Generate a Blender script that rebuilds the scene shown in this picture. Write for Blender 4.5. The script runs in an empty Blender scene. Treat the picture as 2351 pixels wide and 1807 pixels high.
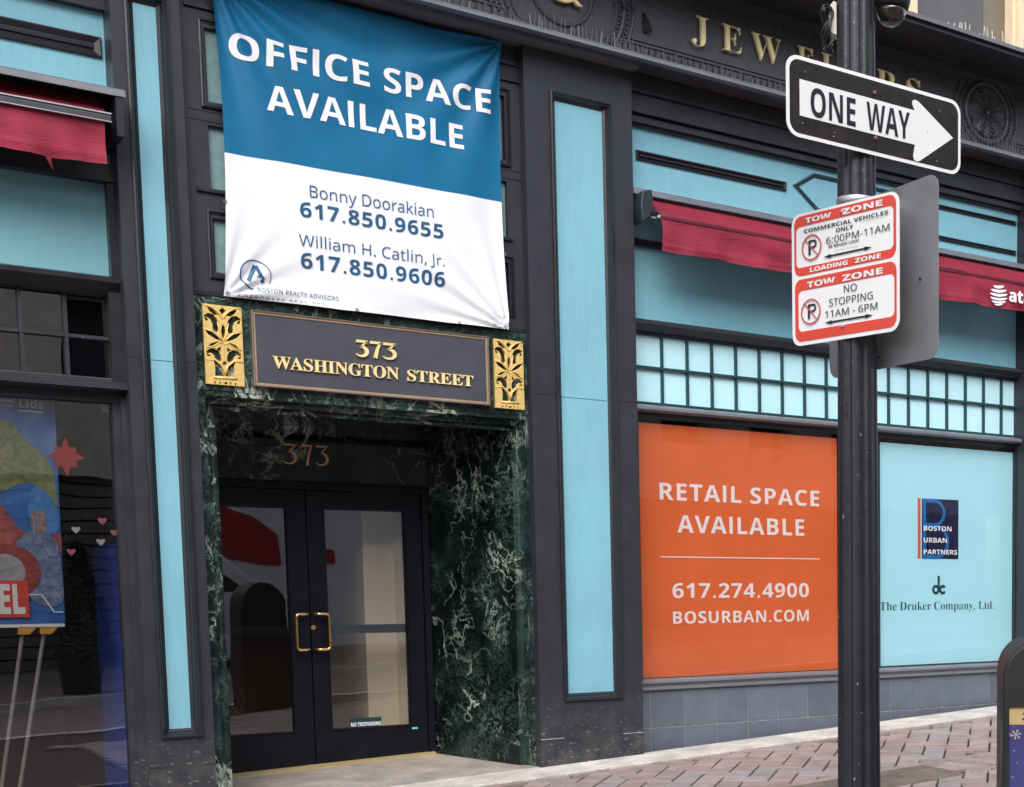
import bpy, bmesh, math, random, os
from mathutils import Vector
random.seed(7)
SC = bpy.context.scene
COL = SC.collection
R = math.radians

# ------------------------------------------------------------------ camera
cam = bpy.data.objects.new('camera', bpy.data.cameras.new('camera'))
COL.objects.link(cam)
cam.location = (-4.772, -10.479, 1.45)
cam.rotation_euler = (R(90 - 5.499), 0, R(-39.881))
cam.data.sensor_width = 36
cam.data.lens = 50.103
cam.data.shift_x = -0.40259
cam.data.shift_y = 0.32050
cam.data.clip_start = 0.05
cam.data.clip_end = 600
SC.camera = cam

# ------------------------------------------------------------------ sky, sun, exposure (overcast day)
SUN_EL, SUN_AZ = 43, 213          # degrees; azimuth measured from +y clockwise
w = bpy.data.worlds.new('World'); SC.world = w; w.use_nodes = True
nt = w.node_tree; nt.nodes.clear()
sky = nt.nodes.new('ShaderNodeTexSky'); sky.sky_type = 'NISHITA'; sky.sun_disc = False
sky.sun_elevation = R(SUN_EL); sky.sun_rotation = R(SUN_AZ)
sky.air_density = 1.0; sky.dust_density = 3.0; sky.ozone_density = 1.0
hs = nt.nodes.new('ShaderNodeHueSaturation'); hs.inputs['Saturation'].default_value = 0.65
bg = nt.nodes.new('ShaderNodeBackground'); bg.inputs['Strength'].default_value = 0.16
wo = nt.nodes.new('ShaderNodeOutputWorld')
nt.links.new(sky.outputs[0], hs.inputs['Color']); nt.links.new(hs.outputs[0], bg.inputs['Color']); nt.links.new(bg.outputs[0], wo.inputs[0])
sl = bpy.data.lights.new('sun', 'SUN'); sl.energy = 1.2; sl.angle = R(48); sl.color = (1, .99, .975)
so = bpy.data.objects.new('sun', sl); COL.objects.link(so)
so.rotation_euler = (R(90 - SUN_EL), 0, R(180 - SUN_AZ))
SC.view_settings.view_transform = 'Standard'; SC.view_settings.look = 'None'
SC.view_settings.exposure = 0.74; SC.view_settings.gamma = 1.0
SC.view_settings.use_curve_mapping = False
SC.cycles.use_denoising = True
SC.cycles.max_bounces = 8; SC.cycles.transparent_max_bounces = 16

# ------------------------------------------------------------------ materials
def lin(r, g, b, k=1.0):
    f = lambda c: ((c/255.0)/12.92 if c <= 10 else ((c/255.0 + .055)/1.055)**2.4)*k
    return (f(r), f(g), f(b), 1)

class Nodes:
    def __init__(s, name):
        s.m = bpy.data.materials.new(name); s.m.use_nodes = True
        s.t = s.m.node_tree; s.b = s.t.nodes['Principled BSDF']; s.o = s.t.nodes['Material Output']
        s.co = s.new('ShaderNodeTexCoord').outputs['Object']
    def new(s, k, **kw):
        n = s.t.nodes.new(k)
        for a, v in kw.items(): setattr(n, a, v)
        return n
    def link(s, a, b): s.t.links.new(a, b)
    def noise(s, scale, detail=4, rough=.6, vec=None, dist=0):
        n = s.new('ShaderNodeTexNoise'); n.inputs['Scale'].default_value = scale
        n.inputs['Detail'].default_value = detail; n.inputs['Roughness'].default_value = rough
        n.inputs['Distortion'].default_value = dist
        s.link(vec if vec else s.co, n.inputs['Vector']); return n.outputs['Fac']
    def stretch(s, sx, sy, sz):
        n = s.new('ShaderNodeMapping'); n.inputs['Scale'].default_value = (sx, sy, sz)
        s.link(s.co, n.inputs['Vector']); return n.outputs['Vector']
    def ramp(s, fac, stops):
        n = s.new('ShaderNodeValToRGB'); e = n.color_ramp.elements
        while len(e) < len(stops): e.new(.5)
        for i, (p, c) in enumerate(stops):
            e[i].position = p; e[i].color = c if len(c) == 4 else (*c, 1)
        s.link(fac, n.inputs['Fac']); return n.outputs['Color']
    def mix(s, fac, a, b, mode='MIX'):
        n = s.new('ShaderNodeMix', data_type='RGBA', blend_type=mode)
        for sock, v in ((n.inputs[0], fac), (n.inputs[6], a), (n.inputs[7], b)):
            if hasattr(v, 'is_linked'): s.link(v, sock)
            else: sock.default_value = v
        return n.outputs[2]
    def bump(s, fac, strength, dist=.01):
        n = s.new('ShaderNodeBump'); n.inputs['Strength'].default_value = strength; n.inputs['Distance'].default_value = dist
        s.link(fac, n.inputs['Height']); s.link(n.outputs[0], s.b.inputs['Normal'])
    def set(s, **kw):
        names = {'rough': 'Roughness', 'metal': 'Metallic', 'color': 'Base Color', 'coat': 'Coat Weight', 'spec': 'Specular IOR Level'}
        for k, v in kw.items():
            i = s.b.inputs[names[k]]
            if hasattr(v, 'is_linked'): s.link(v, i)
            else: i.default_value = v

W = (1, 1, 1, 1); K = (0, 0, 0, 1)
def sc_(c, k): return (c[0]*k, c[1]*k, c[2]*k, 1)

def plain(name, c, rough=.5, metal=0, var=.12, vscale=3, bump=.0, bscale=60, coat=0, spec=.5):
    n = Nodes(name)
    f = n.noise(vscale, 5)
    n.set(color=n.ramp(f, [(.3, sc_(c, 1-var)), (.7, sc_(c, 1+var))]), metal=metal, coat=coat, spec=spec)
    r = n.ramp(n.noise(vscale*2.3, 4), [(.3, (max(rough-.1, .02),)*3), (.7, (min(rough+.1, 1),)*3)])
    n.set(rough=r)
    if bump: n.bump(n.noise(bscale, 6), bump, .004)
    return n.m

def painted(name, c, chips=.5, rough=.42, streak=.18, bump=.12, chipcol=(.42, .42, .42, 1), chip_lo=.73, low_wear=False):
    """old gloss paint over wood or stone: faint brush streaks, small pale knocks, uneven gloss"""
    n = Nodes(name)
    st = n.noise(9, 6, .65, n.stretch(6, 6, .5))
    base = n.ramp(st, [(.25, sc_(c, 1-streak)), (.75, sc_(c, 1+streak))])
    base = n.mix(n.ramp(n.noise(1.3, 3), [(.35, K), (.75, (.35,)*3)]), base, sc_(c, 1.45))
    chip = n.ramp(n.noise(42, 3, .5, n.stretch(1, 1, .8)), [(chip_lo, K), (chip_lo+.02, (chips,)*3)])
    base = n.mix(chip, base, chipcol)
    if low_wear:                                  # knocks and splashes from feet and salt along the bottom half metre
        sp = n.new('ShaderNodeSeparateXYZ'); n.link(n.co, sp.inputs[0])
        lo = n.ramp(sp.outputs['Z'], [(.12, W), (.62, K)])
        kn = n.ramp(n.noise(30, 4, .6, n.stretch(.6, 1, 1.5)), [(.60, K), (.64, (.55,)*3)])
        base = n.mix(n.mix(1.0, kn, lo, 'MULTIPLY'), base, (.30, .29, .28, 1))
        du = n.ramp(n.noise(7, 5), [(.40, K), (.75, (.5,)*3)])
        base = n.mix(n.mix(1.0, du, lo, 'MULTIPLY'), base, (.13, .115, .10, 1))
    n.set(color=base)
    n.set(rough=n.ramp(n.noise(5, 5), [(.3, (rough-.1,)*3), (.7, (rough+.15,)*3)]))
    n.bump(n.noise(26, 8, .7), bump, .006)
    return n.m

M = {}
M['black'] = painted('black_paint', (.024, .026, .035, 1), chips=.3, low_wear=True)
M['black_rough'] = painted('black_painted_iron', (.062, .061, .072, 1), chips=.15, rough=.33, bump=.9)
M['black_plain'] = plain('black_joinery', (.017, .017, .022, 1), .36)
M['door'] = plain('door_enamel', (.005, .006, .011, 1), .40, var=.25, vscale=6, spec=.22)
M['teal'] = painted('turquoise_paint', (.195, .45, .55, 1), chips=.25, rough=.5, streak=.09, chipcol=(.10, .22, .26, 1), chip_lo=.755, bump=.06)
M['teal_shade'] = painted('muted_turquoise_board', (.19, .43, .50, 1), chips=0, rough=.5, streak=.05, bump=.05)
M['greenglass'] = plain('green_cloudy_glass', (.20, .32, .33, 1), .25, var=.15, vscale=9)
M['frost'] = plain('frosted_film', (.52, .84, .93, 1), .3, var=.03, vscale=2, coat=.3)
M['mullion'] = plain('dark_teal_mullion', (.012, .05, .06, 1), .4)
M['grey_metal'] = plain('grey_metal', (.24, .25, .28, 1), .45, .5)
M['dark_metal'] = plain('dark_metal', (.07, .07, .085, 1), .35, .3)
M['alu'] = plain('bare_aluminium', (.50, .50, .53, 1), .42, .75, var=.08, vscale=2)
M['white'] = plain('white_enamel', (.90, .90, .91, 1), .4, var=.03)
M['off_white'] = plain('white_plastic', (.55, .52, .47, 1), .4)
M['sign_black'] = plain('sign_black', (.022, .018, .020, 1), .35, var=.3, vscale=14)
M['sign_red'] = plain('sign_red', (.74, .075, .045, 1), .4, var=.05)
M['dark_ink'] = plain('dark_ink', (.014, .015, .02, 1), .5)
M['pale_ink'] = plain('pale_ink', (.55, .56, .58, 1), .5)
M['red_ink'] = plain('red_ink', (.50, .11, .10, 1), .5)
M['navy_ink'] = plain('navy_ink', (.012, .09, .20, 1), .5, var=.15)
M['white_ink'] = plain('white_ink', (.84, .85, .87, 1), .55, var=.02)
M['pink_ink'] = plain('pinkish_white_ink', (.80, .70, .70, 1), .4, var=.03)
M['ink_teal'] = plain('green_black_ink', (.01, .05, .06, 1), .4)
M['gold'] = plain('gold_leaf', (.90, .64, .23, 1), .38, .4, var=.12, vscale=30, bump=.15, bscale=90)
M['gold_letter'] = plain('gold_letter', (.90, .70, .34, 1), .45, .1, var=.08, vscale=20)
M['cream_gold'] = plain('cream_gold_letter', (.96, .82, .44, 1), .5, .05, var=.06, vscale=20)
M['copper'] = plain('copper_inlay', (.85, .44, .20, 1), .45, .1)
M['brass'] = plain('polished_brass', (.80, .55, .22, 1), .24, .95, var=.1, vscale=40)
M['brass_strip'] = plain('brass_strip', (.70, .55, .28, 1), .42, .55)
M['bronze'] = plain('bronze_frame', (.20, .16, .14, 1), .4, .5)
M['bronze_light'] = plain('tan_frame_line', (.50, .34, .19, 1), .4, .4)
M['plaque'] = plain('dark_grey_plaque', (.062, .065, .085, 1), .4, var=.08)
M['beige'] = plain('beige_plaster', (.70, .60, .42, 1), .7, var=.05)
M['brown'] = plain('brown_lobby_wall', (.10, .066, .042, 1), .7, var=.1)
M['navy'] = plain('navy_wall', (.02, .08, .50, 1), .7, var=.1)
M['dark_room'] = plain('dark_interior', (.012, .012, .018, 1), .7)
M['stone_tan'] = plain('tan_limestone', (.74, .60, .40, 1), .7, var=.1, vscale=5, bump=.2)
M['orange'] = plain('orange_print', (.66, .125, .030, 1), .42, var=.06, vscale=1.6, coat=.25)
M['poster_teal'] = plain('pale_turquoise_print', (.40, .76, .86, 1), .42, var=.02, vscale=1.2, coat=.25)
M['cable'] = plain('black_cable', (.012, .012, .014, 1), .35)
M['smoke'] = plain('smoked_dome', (.03, .022, .020, 1), .06, coat=1)
M['rubber'] = plain('black_bin_plastic', (.017, .018, .021, 1), .5, bump=.2)
M['navy_print'] = plain('navy_violet_print', (.060, .055, .20, 1), .45, var=.12, vscale=5)
M['gold_print'] = plain('gold_print', (.56, .43, .19, 1), .5)
M['tape'] = plain('grey_tape', (.45, .45, .50, 1), .6)
M['heart_white'] = plain('white_sticker', (.62, .60, .60, 1), .5)
M['heart_pink'] = plain('pink_sticker', (.62, .20, .24, 1), .5)
M['felt_red'] = plain('red_felt', (.48, .03, .04, 1), .8)
M['clip'] = plain('amber_clip', (.70, .36, .05, 1), .5)
M['steel_rod'] = plain('easel_rod', (.38, .36, .33, 1), .4, .3)
M['zone_dot'] = plain('cyan_sticker', (.15, .62, .66, 1), .5)
M['foliage'] = plain('dark_evergreen', (.010, .022, .011, 1), .7, var=.4, vscale=20)
M['van_paint'] = plain('silver_van_paint', (.90, .91, .93, 1), .3, .0, coat=.6)
M['asphalt'] = plain('asphalt', (.055, .055, .058, 1), .9, bump=.4, bscale=150)

def red_cloth():
    n = Nodes('red_canvas')
    c = (.235, .012, .034, 1)
    n.set(color=n.ramp(n.noise(2.2, 5, .6), [(.3, sc_(c, .8)), (.75, sc_(c, 1.3))]), rough=.75)
    n.bump(n.noise(16, 7, .68, n.stretch(.7, 1, 1.6), .6), .5, .02)
    return n.m
M['red'] = red_cloth()

def banner(name, c, lo, hi):
    n = Nodes(name)
    n.set(color=n.ramp(n.noise(2.0, 4), [(.3, sc_(c, lo)), (.7, sc_(c, hi))]), rough=.55, spec=.3)
    n.bump(n.noise(10, 6, .55, dist=.6), .10, .02)
    return n.m
M['banner_blue'] = banner('blue_vinyl', (.003, .135, .285, 1), .9, 1.12)
M['banner_white'] = banner('white_vinyl', (.80, .82, .86, 1), .97, 1.03)

def marble(name='green_marble', k=1.0, sparse=0.0, gloss=.16):
    n = Nodes(name)
    def veins(scale, width, off, stretch=(1, 1, 1), det=7, rough=.62, dist=.5):
        mp = n.new('ShaderNodeMapping'); mp.inputs['Scale'].default_value = stretch; mp.inputs['Location'].default_value = off; mp.inputs['Rotation'].default_value = (.5*off[0], .9, .4*off[1])
        n.link(n.co, mp.inputs['Vector'])
        f = n.noise(scale, det, rough, mp.outputs[0], dist)
        d = n.new('ShaderNodeMath', operation='SUBTRACT'); n.link(f, d.inputs[0]); d.inputs[1].default_value = .5
        e = n.new('ShaderNodeMath', operation='ABSOLUTE'); n.link(d.outputs[0], e.inputs[0])
        return n.ramp(e.outputs[0], [(0, W), (width*.35, (.55,)*3), (width, K)])
    def patch(scale, lo, hi, amt, off):
        mp = n.new('ShaderNodeMapping'); mp.inputs['Location'].default_value = off; n.link(n.co, mp.inputs['Vector'])
        return n.ramp(n.noise(scale, 5, .62, mp.outputs[0]), [(lo+sparse, K), (hi+sparse, (amt,)*3)])
    base = n.ramp(n.noise(3.2, 7, .66, None, .4), [(.3, (.0018*k, .0035*k, .0034*k)), (.52, (.005*k, .0115*k, .0108*k)), (.76, (.018*k, .040*k, .037*k))])
    a1 = n.mix(1.0, veins(1.5, .012, (3, 1, 7), (1, 1, .7)), patch(1.6, .44, .60, 1.0, (9, 2, 4)), 'MULTIPLY')
    a2 = n.mix(1.0, veins(4.2, .016, (1, 5, 2), (1, 1, .8)), patch(1.9, .45, .60, .8, (2, 8, 1)), 'MULTIPLY')
    a3 = n.mix(1.0, veins(10, .022, (6, 3, 3), (1, 1, 1.2), 8, .7), patch(2.4, .46, .62, .7, (5, 5, 9)), 'MULTIPLY')
    a4 = n.mix(1.0, veins(24, .05, (2, 2, 8), (1, 1, 1), 6, .7), patch(3.0, .46, .64, .45, (7, 1, 3)), 'MULTIPLY')
    c = n.mix(a4, base, (.09, .16, .14, 1))
    c = n.mix(a3, c, (.15, .24, .20, 1))
    c = n.mix(a2, c, (.28, .36, .30, 1))
    c = n.mix(a1, c, (.50, .54, .45, 1))
    n.set(color=c, spec=.35)
    n.set(rough=n.ramp(n.noise(8, 4), [(.3, (gloss,)*3), (.7, (gloss*2,)*3)]))
    return n.m
M['marble'] = marble('green_marble', .65, .02)
M['marble_skylit'] = marble('green_marble_skylit', 2.0, -.02)  # same marble; base lightened for the sky reflected on the front faces
M['marble_shaded'] = marble('green_marble_shaded', .45, .07, .04)  # same marble; recess shade put into a darker base with sparser veins

def granite(name, c, dark=.45):
    n = Nodes(name)
    s = n.ramp(n.noise(160, 3, .6), [(.38, sc_(c, dark)), (.5, c), (.66, sc_(c, 1.15))])
    st = n.ramp(n.noise(3.5, 6, .6), [(.35, (.58,)*3), (.68, W)])
    n.set(color=n.mix(1.0, s, st, 'MULTIPLY'), rough=.75); n.bump(n.noise(70, 6), .35, .006)
    return n.m
M['granite'] = granite('pale_granite', (.80, .75, .69, 1), .62)
M['granite_floor'] = granite('worn_granite', (.48, .42, .37, 1), .6)
M['plate'] = granite('worn_cover_plate', (.21, .17, .135, 1), .5)

def tile_mat():
    n = Nodes('slate_grey_tile')
    at = n.new('ShaderNodeAttribute', attribute_name='tint').outputs['Color']
    c = n.mix(1.0, at, n.ramp(n.noise(6, 6), [(.3, (.85,)*3), (.7, (1.1, 1.1, 1.1))]), 'MULTIPLY')
    sp = n.ramp(n.noise(55, 2), [(.74, K), (.76, (.35,)*3)])
    n.set(color=n.mix(sp, c, (.35, .36, .38, 1)), rough=.45); n.bump(n.noise(40, 5), .12, .004)
    return n.m
M['tile'] = tile_mat()
M['grout'] = plain('grey_grout', (.34, .34, .35, 1), .8, var=.4, vscale=9)

def brick_mat():
    n = Nodes('clay_paver')
    at = n.new('ShaderNodeAttribute', attribute_name='tint').outputs['Color']
    d = n.ramp(n.noise(5, 6, .65), [(.3, (.76,)*3), (.7, (1.12, 1.12, 1.12))])
    c = n.mix(1.0, at, d, 'MULTIPLY')
    c = n.mix(n.ramp(n.noise(120, 3), [(.45, K), (.7, (.35,)*3)]), c, (.36, .33, .32, 1))
    c = n.mix(n.ramp(n.noise(3.2, 6, .7), [(.52, K), (.72, (.55,)*3)]), c, (.11, .085, .08, 1))
    c = n.mix(n.ramp(n.noise(13, 2, .4), [(.725, K), (.74, (.7,)*3)]), c, (.05, .045, .045, 1))
    n.set(color=c, rough=.85); n.bump(n.noise(90, 6), .45, .005)
    return n.m
M['brick'] = brick_mat()
M['sand'] = plain('dark_joint_sand', (.070, .040, .035, 1), .95, var=.3, vscale=30)

def street_brick():
    n = Nodes('street_brick')
    mp = n.new('ShaderNodeMapping'); mp.inputs['Rotation'].default_value = (0, 0, R(45)); n.link(n.co, mp.inputs['Vector'])
    b = n.new('ShaderNodeTexBrick'); b.inputs['Scale'].default_value = 1
    b.inputs['Brick Width'].default_value = .2; b.inputs['Row Height'].default_value = .1; b.inputs['Mortar Size'].default_value = .006
    b.inputs['Color1'].default_value = (.24, .17, .16, 1); b.inputs['Color2'].default_value = (.30, .24, .23, 1); b.inputs['Mortar'].default_value = (.08, .06, .055, 1)
    n.link(mp.outputs[0], b.inputs['Vector']); n.set(color=b.outputs['Color'], rough=.85)
    return n.m
M['street_brick'] = street_brick()

def glass(name, tint=.96, rough=.0, refl=1.0):
    n = Nodes(name); n.t.nodes.remove(n.b)
    tr = n.new('ShaderNodeBsdfTransparent'); tr.inputs[0].default_value = (tint, tint, tint, 1)
    gl = n.new('ShaderNodeBsdfGlossy'); gl.inputs['Roughness'].default_value = rough
    wob = n.noise(1.1, 2); bp = n.new('ShaderNodeBump'); bp.inputs['Strength'].default_value = .05; bp.inputs['Distance'].default_value = .03
    n.link(wob, bp.inputs['Height']); n.link(bp.outputs[0], gl.inputs['Normal'])
    lw = n.new('ShaderNodeLayerWeight'); lw.inputs['Blend'].default_value = .5       # Schlick reflectance, the same from both sides
    pw = n.new('ShaderNodeMath', operation='POWER'); pw.inputs[1].default_value = 5; n.link(lw.outputs['Facing'], pw.inputs[0])
    ml = n.new('ShaderNodeMath', operation='MULTIPLY_ADD'); ml.use_clamp = True; ml.inputs[1].default_value = .9; ml.inputs[2].default_value = .075*refl
    n.link(pw.outputs[0], ml.inputs[0])
    mx = n.new('ShaderNodeMixShader'); n.link(ml.outputs[0], mx.inputs[0]); n.link(tr.outputs[0], mx.inputs[1]); n.link(gl.outputs[0], mx.inputs[2])
    n.link(mx.outputs[0], n.o.inputs['Surface'])
    return n.m
M['glass'] = glass('clear_glass', .97, refl=1.3)
M['glass_dark'] = glass('dim_glass', .55, refl=3.6)
M['glass_door'] = glass('door_glass', .85, refl=2.2)
M['glass_upper'] = glass('upper_glass', .6, refl=1.5)

# ------------------------------------------------------------------ mesh helpers
WP = {}
class MB:
    def __init__(s): s.v = []; s.f = []; s.tint = None
    def add(s, vs, fs):
        o = len(s.v); s.v += [tuple(p) for p in vs]; s.f += [tuple(i+o for i in f) for f in fs]; return s
    def box(s, x0, x1, y0, y1, z0, z1):
        return s.add([(x0, y0, z0), (x1, y0, z0), (x1, y1, z0), (x0, y1, z0), (x0, y0, z1), (x1, y0, z1), (x1, y1, z1), (x0, y1, z1)],
                     [(0, 3, 2, 1), (4, 5, 6, 7), (0, 1, 5, 4), (1, 2, 6, 5), (2, 3, 7, 6), (3, 0, 4, 7)])
    def hexa(s, p):   # eight corners, bottom ring then top ring
        return s.add(p, [(0, 3, 2, 1), (4, 5, 6, 7), (0, 1, 5, 4), (1, 2, 6, 5), (2, 3, 7, 6), (3, 0, 4, 7)])
    def quad(s, a, b, c, d): return s.add([a, b, c, d], [(0, 1, 2, 3)])
    def prism(s, poly, y0, y1, fn=None):      # polygon in (x, z), front at y0
        n = len(poly); fn = fn or (lambda u, d, z: (u, d, z))
        vs = [fn(a, y0, b) for a, b in poly] + [fn(a, y1, b) for a, b in poly]
        return s.add(vs, [tuple(range(n)), tuple(range(2*n-1, n-1, -1))] + [(i, i+n, (i+1) % n+n, (i+1) % n) for i in range(n)])
    def frame(s, x0, x1, z0, z1, prof):       # rectangular rings lofted through (inset, y)
        n = len(prof); vs = []
        for i, y in prof: vs += [(x0+i, y, z0+i), (x1-i, y, z0+i), (x1-i, y, z1-i), (x0+i, y, z1-i)]
        fs = []
        for k in range(n-1):
            for j in range(4): fs.append((k*4+j, k*4+(j+1) % 4, k*4+4+(j+1) % 4, k*4+4+j))
        return s.add(vs, fs)
    def extrude_x(s, prof, x0, x1):           # profile of (y, z) along x, closed
        n = len(prof)
        return s.add([(x0, y, z) for y, z in prof] + [(x1, y, z) for y, z in prof],
                     [tuple(range(n)), tuple(range(2*n-1, n-1, -1))] + [(i, i+n, (i+1) % n+n, (i+1) % n) for i in range(n)])
    def tube(s, path, r, n=10, caps=True):
        P = [Vector(p) for p in path]; rr = r if isinstance(r, (list, tuple)) else [r]*len(P)
        vs = []; up = None
        for i, p in enumerate(P):
            t = (P[min(i+1, len(P)-1)] - P[max(i-1, 0)]).normalized()
            if up is None: up = Vector((0, 0, 1)) if abs(t.z) < .9 else Vector((1, 0, 0))
            a = t.cross(up).normalized(); b = a.cross(t).normalized(); up = b
            for k in range(n):
                an = 2*math.pi*k/n; vs.append(tuple(p + (a*math.cos(an) + b*math.sin(an))*rr[i]))
        fs = [(i*n+k, i*n+(k+1) % n, (i+1)*n+(k+1) % n, (i+1)*n+k) for i in range(len(P)-1) for k in range(n)]
        if caps: fs += [tuple(range(n-1, -1, -1)), tuple(range((len(P)-1)*n, len(P)*n))]
        return s.add(vs, fs)
    def lathe(s, prof, cx, cy, n=24, rad=None):   # profile of (r, z) round a vertical axis
        vs = []
        for r, z in prof:
            for k in range(n):
                q = r*(rad(k) if rad else 1); a = 2*math.pi*k/n
                vs.append((cx+q*math.cos(a), cy+q*math.sin(a), z))
        m = len(prof)
        fs = [(i*n+k, i*n+(k+1) % n, (i+1)*n+(k+1) % n, (i+1)*n+k) for i in range(m-1) for k in range(n)]
        fs += [tuple(range(n-1, -1, -1)), tuple(range((m-1)*n, m*n))]
        return s.add(vs, fs)
    def ball(s, c, r, n=8, m=5, sy=1.0):
        vs = [(c[0], c[1], c[2]-r)]
        for i in range(1, m):
            a = math.pi*i/m - math.pi/2
            for k in range(n):
                b = 2*math.pi*k/n; vs.append((c[0]+r*math.cos(a)*math.cos(b), c[1]+sy*r*math.cos(a)*math.sin(b), c[2]+r*math.sin(a)))
        vs.append((c[0], c[1], c[2]+r)); L = len(vs)-1
        fs = [(0, 1+(k+1) % n, 1+k) for k in range(n)]
        for i in range(m-2):
            for k in range(n): fs.append((1+i*n+k, 1+i*n+(k+1) % n, 1+(i+1)*n+(k+1) % n, 1+(i+1)*n+k))
        fs += [(L, 1+(m-2)*n+k, 1+(m-2)*n+(k+1) % n) for k in range(n)]
        return s.add(vs, fs)
    def ring(s, cx, cz, r, y, t, a0=0, a1=360, n=48, k=6, clip=None):   # torus arc lying in the facade plane
        pts = []
        for i in range(n+1):
            a = R(a0 + (a1-a0)*i/n); p = (cx+r*math.cos(a), y, cz+r*math.sin(a))
            if clip is None or p[2] > clip: pts.append(p)
            else:
                if len(pts) > 2: s.tube(pts, t, k)
                pts = []
        if len(pts) > 2: s.tube(pts, t, k)
        return s
    def build(s, name, mat, parent=None, smooth=False, bevel=0, loc=None, fix=True):
        base = Vector(WP[parent.name]) if parent else Vector(loc if loc else (0, 0, 0))
        if not parent and loc is None and s.v:
            xs = [p[0] for p in s.v]; ys = [p[1] for p in s.v]; zs = [p[2] for p in s.v]
            base = Vector(((min(xs)+max(xs))/2, (min(ys)+max(ys))/2, min(zs)))
        me = bpy.data.meshes.new(name)
        me.from_pydata([tuple(Vector(p)-base) for p in s.v], [], s.f)
        if s.tint:
            ca = me.color_attributes.new('tint', 'FLOAT_COLOR', 'POINT')
            ca.data.foreach_set('color', [c for t in s.tint for c in t])
        if fix or bevel:
            bm = bmesh.new(); bm.from_mesh(me)
            if fix: bmesh.ops.recalc_face_normals(bm, faces=bm.faces)
            bm.to_mesh(me); bm.free()
        me.materials.append(mat)
        if smooth:
            for p in me.polygons: p.use_smooth = True
        o = bpy.data.objects.new(name, me); COL.objects.link(o)
        if parent: o.parent = parent
        else: o.location = base
        WP[o.name] = tuple(base)
        if bevel:
            b = o.modifiers.new('bevel', 'BEVEL'); b.width = bevel; b.segments = 2; b.limit_method = 'ANGLE'; b.angle_limit = R(40)
        return o

def tag(o, label=None, cat=None, group=None, kind=None):
    if label: o['label'] = label
    if cat: o['category'] = cat
    if group: o['group'] = group
    if kind: o['kind'] = kind
    return o
def thing(name, loc, label, cat, group=None):
    o = bpy.data.objects.new(name, None); COL.objects.link(o); o.location = loc; WP[o.name] = tuple(loc)
    o.empty_display_size = .1
    return tag(o, label, cat, group)
def group_part(name, parent):       # a part that only holds sub-parts
    o = bpy.data.objects.new(name, None); COL.objects.link(o); o.parent = parent; WP[o.name] = WP[parent.name]; o.empty_display_size = .1
    return o

# ---- lettering: outlines from the font that ships with Blender, turned into mesh
try:
    FONT = bpy.data.fonts.load(os.path.join(bpy.utils.resource_path('LOCAL'), 'datafiles', 'fonts', 'NotoSansMath-Regular.woff2'))
except Exception:
    FONT = None
def style_text(t, style):
    if FONT is None or style == 'sans': return t
    A, a, d = {'serif': (0x1D400, 0x1D41A, 0x1D7CE), 'bold': (0x1D5D4, 0x1D5EE, 0x1D7EC)}[style]
    out = ''
    for c in t:
        if c == 'I' and style == 'bold': out += chr(a+11)      # a plain bar without feet
        elif 'A' <= c <= 'Z': out += chr(A+ord(c)-65)
        elif 'a' <= c <= 'z': out += chr(a+ord(c)-97)
        elif '0' <= c <= '9': out += chr(d+ord(c)-48)
        else: out += c
    return out
CAP = {}
def curve_mesh(cu):
    o = bpy.data.objects.new('tmp', cu); COL.objects.link(o)
    dg = bpy.context.evaluated_depsgraph_get(); dg.update()
    me = bpy.data.meshes.new_from_object(o.evaluated_get(dg))
    v = [tuple(p.co) for p in me.vertices]; f = [tuple(p.vertices) for p in me.polygons]
    bpy.data.objects.remove(o); bpy.data.meshes.remove(me)
    return v, f
def raw_text(body, style, offset=0, spacing=1.0, depth=0, res=6):
    cu = bpy.data.curves.new('txt', 'FONT'); cu.body = style_text(body, style); cu.size = 1
    if FONT: cu.font = FONT
    cu.offset = offset; cu.space_character = spacing; cu.extrude = depth; cu.resolution_u = res
    r = curve_mesh(cu); bpy.data.curves.remove(cu); return r
def letters(mb, body, style, x0, x1, z0, z1, fn, offset=0, spacing=1.0, depth=0, keepw=False, grid=None, cut=None):
    """fit a line of text between x0..x1 with baseline z0 and cap height z1; fn(u, z, d) places it (d = 0 face .. depth)"""
    if style not in CAP:
        v, f = raw_text('H', style); CAP[style] = max(p[1] for p in v)
    sz = (z1-z0)/CAP[style]
    v, f = raw_text(body, style, offset, spacing, depth/abs(sz)/2 if depth else 0)
    a, b = min(p[0] for p in v), max(p[0] for p in v)
    sx = (x1-x0)/(b-a)
    pts = [(x0+(p[0]-a)*sx, z0+p[1]*sz, (depth/2-p[2]*sz) if depth else 0) for p in v]
    clip = (style == 'bold' and 'I' in body and not depth)
    if grid or cut or clip:
        bm = bmesh.new(); bv = [bm.verts.new((p[0], p[1], 0)) for p in pts]
        for q in f:
            try: bm.faces.new([bv[i] for i in q])
            except ValueError: pass
        def slice_(co, no, clear=False):
            bmesh.ops.bisect_plane(bm, geom=bm.verts[:]+bm.edges[:]+bm.faces[:], plane_co=co, plane_no=no, clear_outer=clear, dist=1e-5)
        if cut: slice_(cut[0], cut[1], True)
        if clip: slice_((0, z1+.018*(z1-z0), 0), (0, 1, 0), True)
        if grid:
            lo = min(x0, x1); hi = max(x0, x1); g = lo+grid
            while g < hi: slice_((g, 0, 0), (1, 0, 0)); g += grid
            g = min(z0, z1)
            while g < max(z0, z1): slice_((0, g, 0), (0, 1, 0)); g += grid
        bm.verts.index_update()
        pts = [(p.co.x, p.co.y, 0) for p in bm.verts]; f = [tuple(q.index for q in p.verts) for p in bm.faces]; bm.free()
    return mb.add([fn(*p) for p in pts], f)
def line(parent, mat, name, body, style, x0, x1, z0, z1, fn, **k):
    m = MB(); letters(m, body, style, x0, x1, z0, z1, fn, **k); return m.build(name, mat, parent)
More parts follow.
